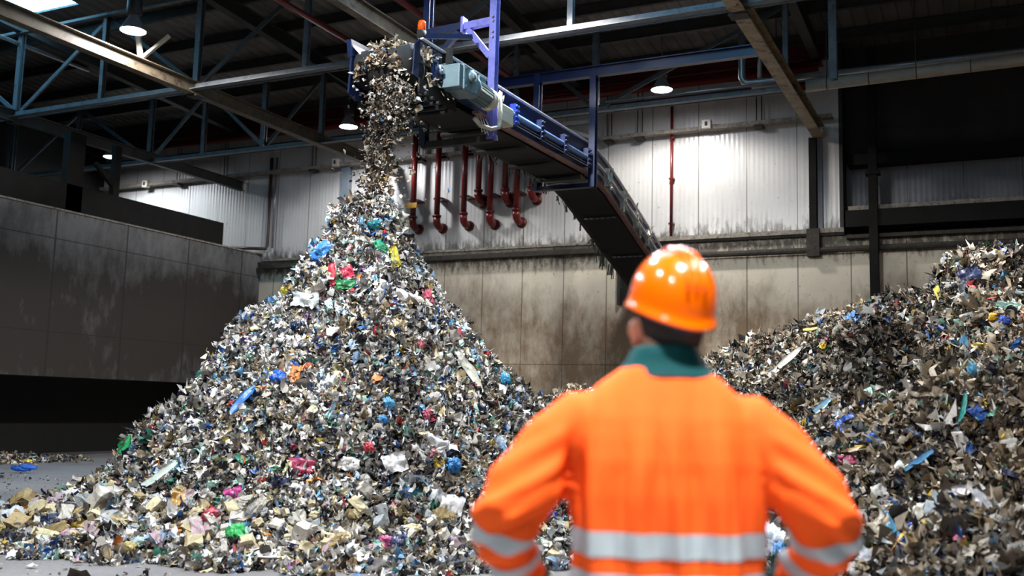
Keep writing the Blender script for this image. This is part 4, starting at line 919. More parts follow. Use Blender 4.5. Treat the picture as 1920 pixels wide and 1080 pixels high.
P_ = [
 (236, 858, 'sheet', 30, 60, GRN, 'plastic_bag', 'bright green plastic bag at the left edge of the tall heap', 'bag', .3),
 (45, 882, 'bag', 38, 12, BLUE, 'plastic_bag', 'flat blue plastic bag alone on the floor at the far left', 'bag', 0),
 (876, 706, 'strip', 92, 18, (214, 214, 200), 'plastic_strip', 'long pale plastic strip hanging down the right flank of the tall heap', 'plastic strip', -1.1),
 (312, 902, 'strip', 76, 18, (206, 222, 214), 'plastic_strip', 'pale mint plastic strip lying diagonally low on the left of the tall heap', 'plastic strip', .75),
 (458, 762, 'strip', 70, 16, (40, 110, 180), 'plastic_strip', 'blue and white plastic strip hanging left of the middle of the tall heap', 'plastic strip', 1.1),
 (1468, 696, 'strip', 135, 13, (190, 186, 178), 'plastic_tube', 'long pale tube lying up the right heap behind the worker', 'tube', .9),
 (608, 478, 'bag', 42, 24, (62, 140, 214), 'plastic_bag', 'light blue plastic bag on the left shoulder of the tall heap', 'bag', .7),
 (522, 716, 'bag', 26, 28, BLUE, 'plastic_bag', 'crumpled blue plastic bag beside an orange one in the middle of the tall heap', 'bag', .4),
 (553, 708, 'sheet', 20, 34, ORG, 'plastic_bag', 'orange plastic bag right of a blue one on the tall heap', 'bag', -.2),
 (582, 692, 'bag', 16, 12, (190, 96, 40), 'plastic_scrap', 'small brownish orange scrap above the orange bag', 'scrap', 0),
 (566, 878, 'sheet', 48, 22, (170, 60, 100), 'plastic_bag', 'crimson pink plastic bag low in the middle of the tall heap', 'bag', -.1),
 (655, 876, 'sheet', 34, 22, WHT, 'plastic_sheet', 'white folded plastic sheet right of the crimson bag', 'sheet', -.3),
 (690, 844, 'bag', 18, 16, (190, 62, 80), 'plastic_bag', 'small red bag right of centre low on the tall heap', 'bag', 0),
 (400, 974, 'bag', 30, 22, (190, 70, 90), 'plastic_bag', 'crumpled raspberry red bag among foam at the foot of the heap', 'bag', .2),
 (444, 1010, 'bag', 30, 32, (60, 184, 100), 'plastic_bag', 'bright green crumpled bag at the front foot of the tall heap', 'bag', .3),
 (385, 1004, 'bag', 16, 12, (40, 110, 200), 'plastic_scrap', 'small blue scrap left of the green bag at the heap foot', 'scrap', 0),
 (340, 943, 'sheet', 36, 26, (190, 148, 78), 'cardboard_piece', 'tan cardboard piece near the foot of the tall heap', 'cardboard', -.2),
 (495, 1054, 'chunk', 48, 26, (228, 228, 226), 'foam_block', 'big white foam block on the floor at the front of the tall heap', 'foam block', .05),
 (440, 930, 'sheet', 34, 18, (190, 60, 140), 'plastic_bag', 'magenta plastic bag low on the tall heap left of centre', 'bag', .3),
 (15, 1003, 'bag', 48, 26, KHA, 'plastic_bag', 'olive green flat bag at the bottom left edge of the picture', 'bag', .1),
 (22, 985, 'bag', 46, 40, (190, 194, 200), 'plastic_bag', 'pale grey clear bag behind the olive bag at the far left', 'bag', .3),
 (140, 940, 'bag', 52, 26, (208, 208, 212), 'plastic_bag', 'large pale grey plastic bag at the left foot of the tall heap', 'bag', .1),
 (96, 990, 'bag', 38, 26, (24, 34, 66), 'plastic_bag', 'dark navy plastic bag at the left foot of the tall heap', 'bag', 0),
 (120, 1020, 'bag', 28, 14, (40, 44, 50), 'rubber_scrap', 'dark flat scrap on the floor left of the foam pieces', 'scrap', 0),
 (130, 1007, 'bag', 30, 16, (196, 160, 180), 'foam_chunk', 'pinkish foam chunk at the left foot of the heap', 'foam chunk', .3),
 (90, 1012, 'chunk', 50, 18, (176, 168, 120), 'foam_slab', 'flat khaki foam slab on the floor at lower left', 'foam slab', -.1),
 (240, 1036, 'bag', 26, 22, (190, 172, 110), 'foam_lump', 'mustard foam lump standing clear on the floor at lower left', 'foam chunk', 0),
 (366, 1034, 'bag', 28, 14, NAVY, 'cloth_scrap', 'navy scrap with pale stripes at the front foot of the heap', 'scrap', .1),
 (262, 1026, 'bag', 30, 18, (170, 196, 192), 'foam_chunk', 'pale mint foam chunk at the front left foot of the heap', 'foam chunk', .1),
 (700, 430, 'bag', 20, 14, TEAL, 'plastic_scrap', 'teal scrap near the top of the tall heap', 'scrap', 0),
 (738, 487, 'sheet', 16, 34, (190, 180, 40), 'plastic_scrap', 'yellow green scrap hanging on the right of the upper heap', 'scrap', .2),
 (712, 470, 'bag', 20, 22, (40, 150, 110), 'plastic_bag', 'green bag high on the right side of the tall heap', 'bag', .6),
 (626, 520, 'sheet', 14, 36, (196, 50, 70), 'plastic_scrap', 'red scrap hanging below the light blue bag on the upper left', 'scrap', .2),
 (652, 514, 'sheet', 22, 18, (206, 60, 90), 'plastic_scrap', 'pinkish red scrap right of the hanging red one', 'scrap', .5),
 (648, 541, 'sheet', 34, 16, (30, 130, 70), 'plastic_bag', 'dark green bag across the neck of the tall heap', 'bag', 0),
 (543, 549, 'bag', 24, 14, (214, 200, 70), 'plastic_scrap', 'yellow scrap on the left edge of the neck of the tall heap', 'scrap', .4),
 (574, 566, 'sheet', 50, 24, (196, 206, 206), 'plastic_bag', 'whitish torn bag across the left of the heap neck', 'bag', 0),
 (535, 564, 'bag', 20, 12, (180, 30, 40), 'plastic_scrap', 'bright red scrap left of the whitish torn bag', 'scrap', .5),
 (760, 570, 'sheet', 60, 30, (220, 212, 214), 'plastic_bag', 'white torn plastic bag on the right of the heap below its neck', 'bag', -.3),
 (800, 566, 'sheet', 20, 36, (206, 90, 116), 'plastic_bag', 'pink scrap beside the white torn bag on the right', 'scrap', .2),
 (790, 590, 'sheet', 18, 26, (60, 60, 64), 'plastic_scrap', 'dark grey scrap below the pink one on the right flank', 'scrap', 0),
 (944, 716, 'bag', 16, 20, (60, 160, 210), 'plastic_bag', 'sky blue bag on the right edge of the tall heap', 'bag', 0),
 (728, 764, 'bag', 18, 20, SKY, 'plastic_bag', 'light blue bag in the centre right of the tall heap', 'bag', .2),
 (716, 792, 'bag', 18, 14, (60, 140, 210), 'plastic_scrap', 'small mid blue scrap below the light blue bag', 'scrap', 0),
 (804, 785, 'sheet', 20, 22, (150, 40, 70), 'plastic_scrap', 'dark crimson scrap on the right half of the tall heap', 'scrap', .4),
 (815, 842, 'sheet', 50, 34, (206, 208, 212), 'plastic_bag', 'translucent whitish bag on the right half of the tall heap', 'bag', -.4),
 (740, 872, 'sheet', 44, 30, (206, 206, 208), 'plastic_bag', 'pale grey bag lower down left of the translucent one', 'bag', .3),
 (848, 876, 'bag', 22, 22, (50, 130, 200), 'plastic_bag', 'blue bag low on the right of the tall heap', 'bag', .2),
 (766, 930, 'sheet', 34, 20, (60, 130, 206), 'plastic_bag', 'blue torn bag near the right foot of the tall heap', 'bag', -.3),
 (830, 955, 'sheet', 66, 40, (214, 214, 216), 'plastic_sheet', 'large crinkled clear sheet at the right foot of the tall heap', 'sheet', -.4),
 (722, 1030, 'bag', 26, 26, (160, 60, 110), 'plastic_bag', 'plum bag among foam blocks at the heap foot', 'bag', .1),
 (744, 1030, 'bag', 24, 28, (30, 40, 90), 'plastic_bag', 'navy bag beside the plum one at the heap foot', 'bag', .1),
 (1025, 972, 'bag', 28, 18, (40, 70, 170), 'plastic_bag', 'blue bag seen through the crook of the left arm', 'bag', .1),
 (1790, 470, 'bag', 14, 14, (170, 180, 60), 'plastic_scrap', 'yellow green scrap on top of the right heap peak', 'scrap', 0),
 (1820, 520, 'sheet', 46, 26, (38, 48, 88), 'plastic_bag', 'dark blue bag on the peak of the right heap', 'bag', .5),
 (1716, 532, 'bag', 18, 16, (206, 160, 50), 'plastic_scrap', 'yellow scrap in the notch left of the right heap peak', 'scrap', 0),
 (1764, 556, 'sheet', 12, 32, (196, 176, 50), 'plastic_scrap', 'yellow strip below the peak of the right heap', 'scrap', .6),
 (1862, 600, 'bag', 14, 12, (224, 180, 30), 'plastic_scrap', 'bright yellow scrap upper right on the right heap', 'scrap', 0),
 (1886, 606, 'bag', 20, 16, (50, 90, 190), 'plastic_bag', 'blue bag right of the bright yellow scrap', 'bag', 0),
 (1888, 580, 'sheet', 18, 34, (130, 170, 160), 'plastic_bag', 'pale green film standing up near the right edge', 'plastic film', 1.3),
 (1810, 614, 'sheet', 36, 22, (100, 140, 124), 'plastic_bag', 'grey green bag in the upper part of the right heap', 'bag', .2),
 (1604, 600, 'sheet', 20, 22, (60, 120, 190), 'plastic_bag', 'blue scrap on the left crest of the right heap', 'scrap', 1.),
 (1525, 628, 'strip', 28, 8, (206, 180, 60), 'plastic_scrap', 'yellow strip on the left crest of the right heap', 'scrap', .1),
 (1832, 656, 'sheet', 34, 12, (206, 176, 56), 'plastic_scrap', 'yellow torn scrap in the upper middle of the right heap', 'scrap', 0),
 (1802, 780, 'strip', 62, 9, (40, 160, 150), 'plastic_strip', 'turquoise strip standing upright on the right heap', 'plastic strip', 1.25),
 (1838, 786, 'sheet', 26, 30, (40, 90, 180), 'plastic_bag', 'blue bag right of the turquoise strip', 'bag', .8),
 (1595, 802, 'sheet', 40, 28, (34, 84, 176), 'plastic_bag', 'royal blue bag right of the worker on the right heap', 'bag', .7),
 (1640, 826, 'bag', 18, 18, (44, 106, 200), 'plastic_bag', 'blue bag lower right of the royal blue one', 'bag', 0),
 (1544, 770, 'strip', 38, 14, (110, 160, 190), 'plastic_strip', 'pale blue strip close to the worker right shoulder', 'plastic strip', .8),
 (1730, 876, 'strip', 62, 12, (50, 130, 180), 'plastic_strip', 'blue plastic strip in the middle of the right heap', 'plastic strip', .75),
 (1818, 852, 'bag', 12, 22, (40, 110, 200), 'plastic_scrap', 'small blue scrap right of the blue strip', 'scrap', 0),
 (1886, 850, 'sheet', 48, 26, (186, 182, 174), 'plastic_bag', 'greyish white bag at the right edge of the picture', 'bag', .4),
 (1592, 866, 'sheet', 36, 14, (200, 80, 120), 'plastic_scrap', 'pink scrap right of the worker elbow', 'scrap', 0),
 (1745, 978, 'sheet', 52, 46, (222, 220, 204), 'plastic_bag', 'large cream white bag in the lower part of the right heap', 'bag', .1),
 (1800, 945, 'strip', 80, 26, (176, 178, 186), 'plastic_sheet', 'long clear film arching over the cream white bag', 'plastic film', .3),
 (1842, 965, 'strip', 60, 22, (170, 172, 180), 'plastic_sheet', 'clear film hanging right of the cream white bag', 'plastic film', -1.1),
 (1680, 1006, 'sheet', 40, 26, (110, 170, 196), 'plastic_bag', 'pale blue bag left of the cream white one', 'bag', -.2),
 (1709, 1000, 'bag', 14, 20, (30, 80, 190), 'plastic_scrap', 'deep blue scrap under the cream white bag', 'scrap', 0),
 (1802, 1026, 'bag', 24, 20, (226, 90, 160), 'plastic_scrap', 'hot pink scrap at lower right', 'scrap', 0),
 (1694, 1028, 'bag', 18, 14, (200, 96, 140), 'plastic_scrap', 'dull pink scrap left of the hot pink one', 'scrap', 0),
 (1640, 1062, 'sheet', 40, 46, (196, 200, 210), 'plastic_bag', 'white crumpled bag at the bottom edge right of the worker', 'bag', 1.2),
 (1456, 1030, 'bag', 46, 60, (196, 208, 224), 'plastic_bag', 'white and pale blue bag seen through the crook of the right arm', 'bag', .4),
 (1468, 1044, 'bag', 24, 34, (70, 140, 210), 'plastic_bag', 'blue bag inside the crook of the right arm', 'bag', .4),
 (1650, 930, 'sheet', 30, 24, (196, 196, 192), 'plastic_bag', 'pale curled scrap in the right heap near the worker elbow', 'scrap', .2),
 (1870, 985, 'bag', 24, 14, (206, 206, 200), 'foam_chunk', 'whitish chunk right of the cream white bag', 'foam chunk', -.2),
]
for a in P_: piece(*a)

# loose foam and hard scraps round the front foot of the tall heap: copies of a few shapes
protos = [g_chunk(1, *RP.uniform(.55, .95, 2), RP) for _ in range(7)]+[g_bag(1, .7, .5, RP, 9) for _ in range(3)]
cols = [((208, 196, 158), 'pale yellow foam chunk lying loose round the front foot of the tall heap', 'yellow foam chunks at the heap foot', 3.5),
        ((204, 200, 190), 'off white foam chunk lying loose round the front foot of the tall heap', 'off white foam chunks at the heap foot', 6),
        ((172, 152, 106), 'mustard tan foam chunk lying loose round the front foot of the tall heap', 'tan foam chunks at the heap foot', 1.6),
        ((188, 164, 172), 'pale pink foam chunk lying loose round the front foot of the tall heap', 'pink foam chunks at the heap foot', 1),
        ((170, 178, 182), 'blue grey foam chunk lying loose round the front foot of the tall heap', 'grey foam chunks at the heap foot', 2.4)]
base = {}
for i, (V, F) in enumerate(protos):
    for j, (rgb, _, _, _) in enumerate(cols):
        me = bpy.data.meshes.new('foam_chunk'); me.from_pydata([tuple(v) for v in V], [], F); me.materials.append(fm(rgb)); base[i, j] = me
cw = np.array([c[3] for c in cols], float); cw /= cw.sum()
src = None; cnt = 0
while cnt < 280:
    px = RP.uniform(0, 1060); lo = np.interp(px, [0, 250, 520, 800, 1060], [950, 915, 925, 925, 960]); hi = np.interp(px, [0, 140, 420, 640, 900, 1060], [1005, 1015, 1045, 1060, 1062, 1060])
    f = RP.beta(1.35, 1.25); py = lo+(hi-lo)*f
    r_ = hit(px, py)
    if r_ is None: continue
    p, n, t = r_; s = np.clip(RP.gamma(2.4, 5.0)+7, 8, 40)*t/FPX
    i, j = RP.integers(0, 10), RP.choice(len(cols), p=cw)
    if src is None:
        o = bpy.data.objects.new('foam_chunk', base[i, j]); COL.objects.link(o); src = o
    else:
        o = src.copy(); o.data = base[i, j]; COL.objects.link(o)
    d = CP-p; d /= np.linalg.norm(d); n2 = n*.7+d*.3+RP.normal(0, .25, 3); n2 /= np.linalg.norm(n2)
    o.matrix_world = Matrix.Translation(Vector(p)+Vector(n)*(.27*s+.035)) @ rot_to(n2, RP.uniform(0, 6.28)).to_4x4() @ Matrix.Diagonal((s, s, s*RP.uniform(.6, 1), 1))
    tag(o, cols[j][1], 'foam chunk', cols[j][2]); cnt += 1

# ------------------------------------------------------------------ the worker
PX, PY = -0.76, 2.43
person = thing('person', 'person in orange high visibility jacket and orange hard hat, hands on hips, seen from behind', 'person', (PX, PY, 0))
PROT = Matrix.Rotation(YAW, 4, 'Z')
person.rotation_euler = (0, 0, YAW)
def pobj(name, me, m, parent=person, smooth=True):
    if m is not None: me.materials.append(m)
    if smooth: me.polygons.foreach_set('use_smooth', [True]*len(me.polygons))
    o = bpy.data.objects.new(name, me); COL.objects.link(o); o.parent = parent; return o
def apply_mods(me, mods):
    o = bpy.data.objects.new('tmp', me); COL.objects.link(o)
    for typ, kw in mods:
        md = o.modifiers.new(typ, typ)
        for k, v in kw.items(): setattr(md, k, v)
    dg = bpy.context.evaluated_depsgraph_get(); r = bpy.data.meshes.new_from_object(o.evaluated_get(dg))
    bpy.data.objects.remove(o); return r

def skin_mat():
    m, t, b = new_mat('skin')
    pos = t.add('ShaderNodeNewGeometry').outputs['Position']; n = t.rng(t.noise(pos, 18, 4, .6), .3, .7)
    t.link(t.mix(n, lin((176, 120, 98)), lin((206, 152, 128))), b.inputs['Base Color']); b.inputs['Roughness'].default_value = .5
    b.inputs['Subsurface Weight'].default_value = .08; b.inputs['Subsurface Radius'].default_value = (.02, .008, .004); return m
MT['skin'] = skin_mat()
def hivis(name, rgb):
    m, t, b = new_mat(name)
    tc = t.add('ShaderNodeTexCoord').outputs['Object']; n = t.rng(t.noise(tc, 5, 4, .6), .3, .7); c = lin(rgb)
    t.link(t.mix(n, tuple(v*.92 for v in c), c), b.inputs['Base Color']); b.inputs['Roughness'].default_value = .75
    b.inputs['Specular IOR Level'].default_value = .2
    t.link(t.bump(t.noise(tc, 300, 2, .5), .15, .001), b.inputs['Normal']); return m
MT['hivis'] = hivis('hi_vis_orange_cloth', (255, 98, 30))
MT['band'] = mat('reflective_tape', (176, 190, 198), .45, .1, .1, 9)
MT['teal'] = hivis('dark_teal_cloth', (0, 66, 70))
MT['boot'] = mat('black_leather', (30, 28, 27), .5, 0, .2, 10)
MT['hair'] = mat('dark_hair', (26, 21, 20), .6, 0, .4, 60)
MT['shell'] = mat('orange_helmet_plastic', (255, 108, 0), .22, 0, .04, 4, None, 1.0)
MT['strap'] = mat('navy_strap', (36, 44, 78), .6, 0, .2, 20)

# body: one skinned chain from the pelvis
bv, be, br_ = [], [], []
def J(p, r, par=None):
    bv.append(tuple(p)); br_.append(r if isinstance(r, tuple) else (r, r))
    if par is not None: be.append((par, len(bv)-1))
    return len(bv)-1
HX = .018  # head sits a touch right of the spine
pel = J((0, 0, .95), (.13, .10)); sp = J((0, -.01, 1.12), (.12, .09), pel); chest = J((0, -.005, 1.32), (.15, .10), sp); nb = J((.003, .0, 1.49), (.062, .062), chest)
nk = J((.008, .01, 1.57), (.058, .060), nb); hd = J((HX-.004, .03, 1.645), (.072, .082), nk); h2 = J((HX, .04, 1.72), (.078, .094), hd); h3 = J((HX, .035, 1.79), (.055, .07), h2)
hands = {}
for s in (-1, 1):
    sh = J((s*.17, -.005, 1.41), .06, chest); ua = J((s*.29, -.03, 1.31), .05, sh); el = J((s*.39, -.07, 1.20), .042, ua)
    fa = J((s*.378, .0, 1.12), .040, el); wr = J((s*.300, .066, 1.018), (.027, .024), fa)
    pm = J((s*.268, .080, .990), (.036, .018), wr); kn = J((s*.248, .108, .972), (.038, .015), pm)
    for k, (dx, dz, ln) in enumerate(((.0, .032, .068), (.0, .011, .076), (.0, -.011, .07), (.0, -.032, .055))):
        a = J((s*(.240-.001*k), .120, .970+dz), .0095, kn); b = J((s*(.240-ln*.36), .120+ln*.28, .966+dz*1.1), .0088, a); c = J((s*(.240-ln*.74), .120+ln*.47, .962+dz*1.1), .0078, b); J((s*(.240-ln*1.02), .120+ln*.56, .960+dz*1.1), .0066, c)
    a = J((s*.266, .060, .955), .012, pm); b = J((s*.258, .040, .935), .011, a); J((s*.254, .018, .925), .009, b)
    hp_ = J((s*.10, 0, .88), (.085, .09), pel); kne = J((s*.125, .02, .49), (.058, .06), hp_); ank = J((s*.14, -.02, .10), .042, kne); J((s*.155, .12, .04), (.04, .03), ank)
me = bpy.data.meshes.new('body'); me.from_pydata(bv, be, [])
o = bpy.data.objects.new('tmp_body', me); COL.objects.link(o)
md = o.modifiers.new('skin', 'SKIN'); md.use_smooth_shade = True
sk = me.skin_vertices[0].data
for i, r in enumerate(br_): sk[i].radius = r; sk[i].use_root = (i == 0)
o.modifiers.new('s', 'SUBSURF').levels = 2
dg = bpy.context.evaluated_depsgraph_get(); bme = bpy.data.meshes.new_from_object(o.evaluated_get(dg)); bpy.data.objects.remove(o)
# face and ears joined into the same body mesh
HROT = Matrix.Translation((HX, .035, 1.70)) @ Matrix.Rotation(R_(20), 4, 'Z') @ Matrix.Rotation(R_(14), 4, 'X')
def ell(bm, c, r, rot=None, seg=14):
    q = bmesh.ops.create_uvsphere(bm, u_segments=seg, v_segments=seg//2+2, radius=1.0)
    Mx = HROT @ Matrix.Translation(c) @ (rot or Matrix()) @ Matrix.Diagonal((*r, 1)); bmesh.ops.transform(bm, matrix=Mx, verts=q['verts'])
bm = bmesh.new(); bm.from_mesh(bme)
for s in (-1, 1):
    ell(bm, (s*.086, .0, -.045), (.011, .021, .034), Matrix.Rotation(s*R_(-18), 4, 'Z')); ell(bm, (s*.086, .006, -.078), (.009, .012, .013))
    ell(bm, (s*.032, .088, -.02), (.013, .012, .011)); ell(bm, (s*.05, .055, -.055), (.03, .035, .035))
ell(bm, (0, .105, -.05), (.014, .022, .026)); ell(bm, (0, .095, -.088), (.026, .014, .009)); ell(bm, (0, .08, -.118), (.032, .03, .026))
ell(bm, (0, .02, -.03), (.080, .098, .105))
bm.to_mesh(bme); bm.free()
bme = apply_mods(bme, [('REMESH', dict(mode='VOXEL', voxel_size=.0055)), ('SMOOTH', dict(factor=.5, iterations=2))])
bme.materials.clear(); bme.name = 'body'; body = pobj('body', bme, MT['skin'])
for s in (-1, 1):
    bm = bmesh.new(); q = bmesh.ops.create_uvsphere(bm, u_segments=16, v_segments=10, radius=.0105); bmesh.ops.transform(bm, matrix=HROT @ Matrix.Translation((s*.032, .0935, -.02)), verts=q['verts'])
    em = bpy.data.meshes.new('eye'); bm.to_mesh(em); bm.free(); pobj('eye', em, MT['hair'], body)

def ring(z, a, b, cx=0, cy=0, n=48, p=2.3):
    out = []
    for k in range(n):
        t = 2*math.pi*k/n; c, s = math.cos(t), math.sin(t)
        out.append((cx+a*math.copysign(abs(c)**(2/p), c), cy+b*math.copysign(abs(s)**(2/p), s), z))
    return out
def mesh_mb(mb, name):
    m = bpy.data.meshes.new(name); m.from_pydata(mb.v, [], mb.f)
    b = bmesh.new(); b.from_mesh(m); bmesh.ops.recalc_face_normals(b, faces=b.faces); b.to_mesh(m); b.free(); return m
# jacket: torso loft + two sleeves fused by a voxel remesh
jk = MB()
jk.loft([ring(z, a, b, 0, cy) for z, a, b, cy in ((.76, .236, .155, .0), (.9, .236, .155, .0), (1.0, .232, .150, 0), (1.08, .234, .148, -.005), (1.16, .240, .148, -.008), (1.25, .249, .148, -.01),
        (1.33, .256, .142, -.01), (1.385, .250, .132, -.008), (1.435, .236, .120, -.005), (1.475, .205, .108, 0), (1.51, .168, .096, .003), (1.54, .132, .085, .005), (1.562, .100, .077, .008))])
ARM = {}
for s in (-1, 1):
    pts = [(s*.13, 0, 1.445), (s*.205, -.005, 1.425), (s*.262, -.02, 1.365), (s*.312, -.04, 1.295), (s*.356, -.06, 1.240), (s*.384, -.072, 1.205), (s*.392, -.055, 1.172), (s*.386, -.015, 1.130), (s*.368, .025, 1.085), (s*.342, .052, 1.045), (s*.318, .064, 1.028)]
    rad = [.055, .078, .088, .089, .086, .082, .079, .075, .068, .058, .05]
    ARM[s] = pts; jk.tube(pts, rad, 24)
jm = apply_mods(mesh_mb(jk, 'jacket'), [('REMESH', dict(mode='VOXEL', voxel_size=.0075)), ('SMOOTH', dict(factor=.5, iterations=6))])
# cloth folds: long vertical ones on the back, bunching round the elbows and armpits
n = len(jm.vertices); co = np.empty(n*3); jm.vertices.foreach_get('co', co); co = co.reshape(-1, 3)
no = np.empty(n*3); jm.vertices.foreach_get('normal', no); no = no.reshape(-1, 3)
x, y, z = co.T
tor = np.clip((.27-np.abs(x))/.04, 0, 1)
fold = np.sin(x*62+3*fbm(x*3, z*2.2, 51, 2))*.5+fbm(x*22, z*2.2, 52, 3)*1.3
wz = np.interp(z, [.8, 1.0, 1.1, 1.3, 1.42, 1.5], [.9, .8, 1.0, .9, .25, .1])
d = .025*fold*wz*tor
slv = 1-tor
d += slv*(.016*fbm(np.abs(x)*9+z*16, y*12+z*4, 53, 3)+.006*np.sin(np.abs(x)*55+z*95))*np.interp(z, [1.0, 1.15, 1.3, 1.42], [1, 1, .7, .2])
arm_pit = np.exp(-((np.abs(x)-.235)/.03)**2)*np.exp(-((z-1.30)/.10)**2); d -= .012*arm_pit
co += no*d[:, None]; jm.vertices.foreach_set('co', co.ravel()); jm.update()
# cut the tape bands out of the cloth along clean planes
bm = bmesh.new(); bm.from_mesh(jm)
def cut(pl, nrm, sel):
    g = [f for f in bm.faces if sel(f.calc_center_median())]; es = {e for f in g for e in f.edges}; vs = {v for f in g for v in f.verts}
    bmesh.ops.bisect_plane(bm, geom=list(vs)+list(es)+g, plane_co=pl, plane_no=nrm, dist=1e-5)
TB = [(1.108, 1.166), (1.012, 1.070)]
in_t = lambda c: abs(c.x) < .268
for a, b in TB:
    for zz in (a, b): cut((0, 0, zz), (0, 0, 1), in_t)
SB = []
for s in (-1, 1):
    for c, nr, h in (((s*.388, -.035, 1.158), (s*.20, .42, -1.0), .021), ((s*.366, .03, 1.085), (-s*.30, .45, -.85), .021)):
        nr = Vector(nr).normalized(); c = Vector(c); SB.append((s, c, nr, h))
        for k in (-h, h): cut(c+nr*k, nr, lambda q, s=s: q.x*s > .268)
groups = {}
for f in bm.faces:
    c = f.calc_center_median(); key = 'j'
    if in_t(c):
        for i, (a, b) in enumerate(TB):
            if a < c.z < b: key = 't%d' % i
    else:
        for i, (s, q, nr, h) in enumerate(SB):
            if c.x*s > 0 and abs((c-q).dot(nr)) < h and (c-q).length < .14: key = 's%d' % i
    groups.setdefault(key, []).append(f)
def sub(fs, push):
    vi = {}; V = []; F = []
    for f in fs:
        ids = []
        for v in f.verts:
            if v.index not in vi: vi[v.index] = len(V); V.append(v.co+v.normal*push)
            ids.append(vi[v.index])
        F.append(ids)
    m = bpy.data.meshes.new('m'); m.from_pydata([tuple(v) for v in V], [], F); return m
bm.verts.index_update(); bm.normal_update()
jacket = pobj('jacket', sub(groups['j'], 0), MT['hivis'])
for k in sorted(groups):
    if k != 'j': b = pobj('reflective_band', sub(groups[k], .002), MT['band'], jacket); b['label'] = 'silver reflective band'
bm.free()
# teal collar, cuffs
mb = MB(); rows = []
for z, a, b, cy, dz in ((1.535, .128, .092, .005, 0), (1.56, .112, .084, .008, 0), (1.583, .094, .080, .010, .002), (1.603, .086, .079, .008, .006), (1.608, .082, .075, .008, .006), (1.58, .078, .070, .010, .004), (1.54, .082, .066, .01, 0)):
    rows.append([(px_+.005, py_, pz_+dz*(-py_/.08)) for px_, py_, pz_ in ring(z, a, b, 0, cy, 40, 2.1)])
mb.loft(rows, caps=False); pobj('collar', mesh_mb(mb, 'collar'), MT['teal'], jacket)
for s in (-1, 1):
    mb = MB(); mb.tube([(s*.332, .058, 1.036), (s*.312, .066, 1.024), (s*.294, .070, 1.012)], [.049, .046, .040], 20); pobj('cuff', mesh_mb(mb, 'cuff'), MT['teal'], jacket)
# trousers and boots
for_t = MB(); for_t.loft([ring(z, a, b, 0, 0) for z, a, b in ((.74, .19, .135), (.85, .2, .14), (.95, .195, .135), (1.02, .18, .125))])
for s in (-1, 1): for_t.tube([(s*.09, 0, .86), (s*.112, .005, .72), (s*.125, .02, .5), (s*.132, .0, .3), (s*.142, -.02, .12)], [.112, .108, .088, .082, .086], 24)
tm = apply_mods(mesh_mb(for_t, 'trousers'), [('REMESH', dict(mode='VOXEL', voxel_size=.012)), ('SMOOTH', dict(factor=.5, iterations=5))]); pobj('trousers', tm, MT['hivis'])
for s in (-1, 1):
    mb = MB(); mb.loft([[(s*.15+.05*w*math.cos(t), yy+.0, .05*h*math.sin(t)+.05*h) for t in np.linspace(0, 2*math.pi, 20, endpoint=False)] for yy, w, h in ((-.11, .5, .7), (-.10, .85, 1.0), (-.04, .95, 1.25), (.05, .95, 1.15), (.12, 1.0, .9), (.17, .8, .75), (.19, .4, .5))])
    mb.tube([(s*.145, -.03, .08), (s*.143, -.03, .2)], [.062, .066], 20)
    pobj('boot', mesh_mb(mb, 'boot'), MT['boot'])
# hair: a cap hugging the back and sides of the skull down to the nape
def cap(rx, ry, rz, zmax, zmin_back, zmin_side, n=28, m=10, thick=.0):
    mb = MB(); rows = []
    for i in range(m+1):
        row = []
        for k in range(n+1):
            a = math.pi*(-1.08+k/n*1.16) if False else math.radians(-200+k/n*220)
            lo = zmin_back+(zmin_side-zmin_back)*abs(math.cos(a))**2
            zz = zmax+(lo-zmax)*i/m; f = math.sqrt(max(.05, 1-(zz/rz)**2)) if zz > 0 else 1-.12*(zz/lo)**2
            row.append(tuple(HROT @ Vector((rx*f*math.cos(a), ry*f*math.sin(a)+.0, zz))))
        rows.append(row)
    mb.loft(rows, caps=False, closed=False); return mb
hb = cap(.090, .112, .13, .06, -.125, -.055)
hm = apply_mods(mesh_mb(hb, 'hair'), [('SOLIDIFY', dict(thickness=.012, offset=-1))]); pobj('hair', hm, MT['hair'], body)
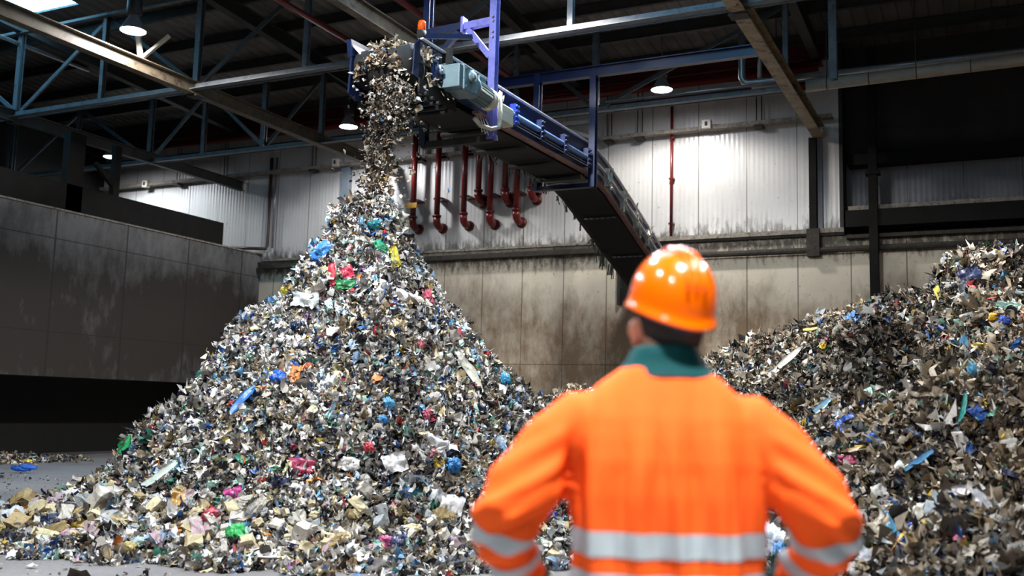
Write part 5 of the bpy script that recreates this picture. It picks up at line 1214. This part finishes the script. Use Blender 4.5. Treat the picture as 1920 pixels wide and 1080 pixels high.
# hard hat
hat = MB(); rows = []
N_ = 64
def hat_rim(t):  # drop of the rim: low at the nape, higher over the ears, up a little at the brow
    c, s = math.cos(t), math.sin(t)
    return -.002-.014*max(0, -s)**1.5+.004*abs(c)
for i in range(15):
    ph = i/14*math.pi/2; row = []
    for k in range(N_):
        t = 2*math.pi*k/N_; c, s = math.cos(t), math.sin(t)
        rr_ = math.sin(ph)**.86; hh = math.cos(ph)**.9 if ph < 1.57 else 0
        row.append((.107*rr_*c, (.138 if s < 0 else .136)*rr_*s, hat_rim(t)*(1-hh)+.141*hh))
    rows.append(row)
for e, dz in ((1.04, -.010), (1.075, -.018), (1.085, -.022), (1.07, -.026), (.98, -.016)):
    row = []
    for k in range(N_):
        t = 2*math.pi*k/N_; c, s = math.cos(t), math.sin(t); ee = e+max(0, s)**3*(e-1)*3.2 if e > 1 else e
        row.append((.107*(1+(e-1)*.7)*c, (.138 if s < 0 else .136)*ee*s, hat_rim(t)+dz-(.012*max(0, s)**3 if e > 1 else 0)))
    rows.append(row)
hat.loft(rows, caps=False)
hb_ = mesh_mb(hat, 'hard_hat')
HM = Matrix.Translation((HX+.006, .035, 1.722)) @ Matrix.Rotation(R_(4), 4, 'Y') @ Matrix.Rotation(R_(16), 4, 'Z') @ Matrix.Rotation(R_(13), 4, 'X')
hb_.transform(HM); helmet = pobj('hard_hat', hb_, MT['shell'])
sm = helmet.modifiers.new('sub', 'SUBSURF'); sm.levels = 1; sm.render_levels = 1
rb = MB()
for dx in (-.022, 0, .022):
    pts = []
    for i in range(17):
        a = math.pi*(.12+.76*i/16); pts.append(tuple(HM @ Vector((dx, .1405*math.cos(a)*math.sin(a)**.0*(1 if True else 0), .148*math.sin(a)**.95*(1-.02*abs(dx)/.02)))))
    rb.tube(pts, .005, 8)
pobj('ridge', mesh_mb(rb, 'ridge'), MT['shell'], helmet)
st = MB()
st.loft([[tuple(HM @ Vector((.094*math.cos(t)*q, .118*math.sin(t)*q, hat_rim(t)+dz))) for t in np.linspace(math.pi*.95, math.pi*2.05, 30)] for dz, q in ((-.015, 1.0), (-.036, .99))], caps=False, closed=False)
pobj('headband', apply_mods(mesh_mb(st, 'headband'), [('SOLIDIFY', dict(thickness=.004))]), MT['strap'], helmet)

# ------------------------------------------------------------------ air and exposure
w = bpy.data.worlds.new('world'); scene.world = w; w.use_nodes = True
w.node_tree.nodes['Background'].inputs[0].default_value = (.75, .85, 1.0, 1); w.node_tree.nodes['Background'].inputs[1].default_value = .015
vs = scene.view_settings
vs.view_transform = 'Standard'; vs.look = 'None'; vs.exposure = 0.0; vs.gamma = 1; vs.use_curve_mapping = False
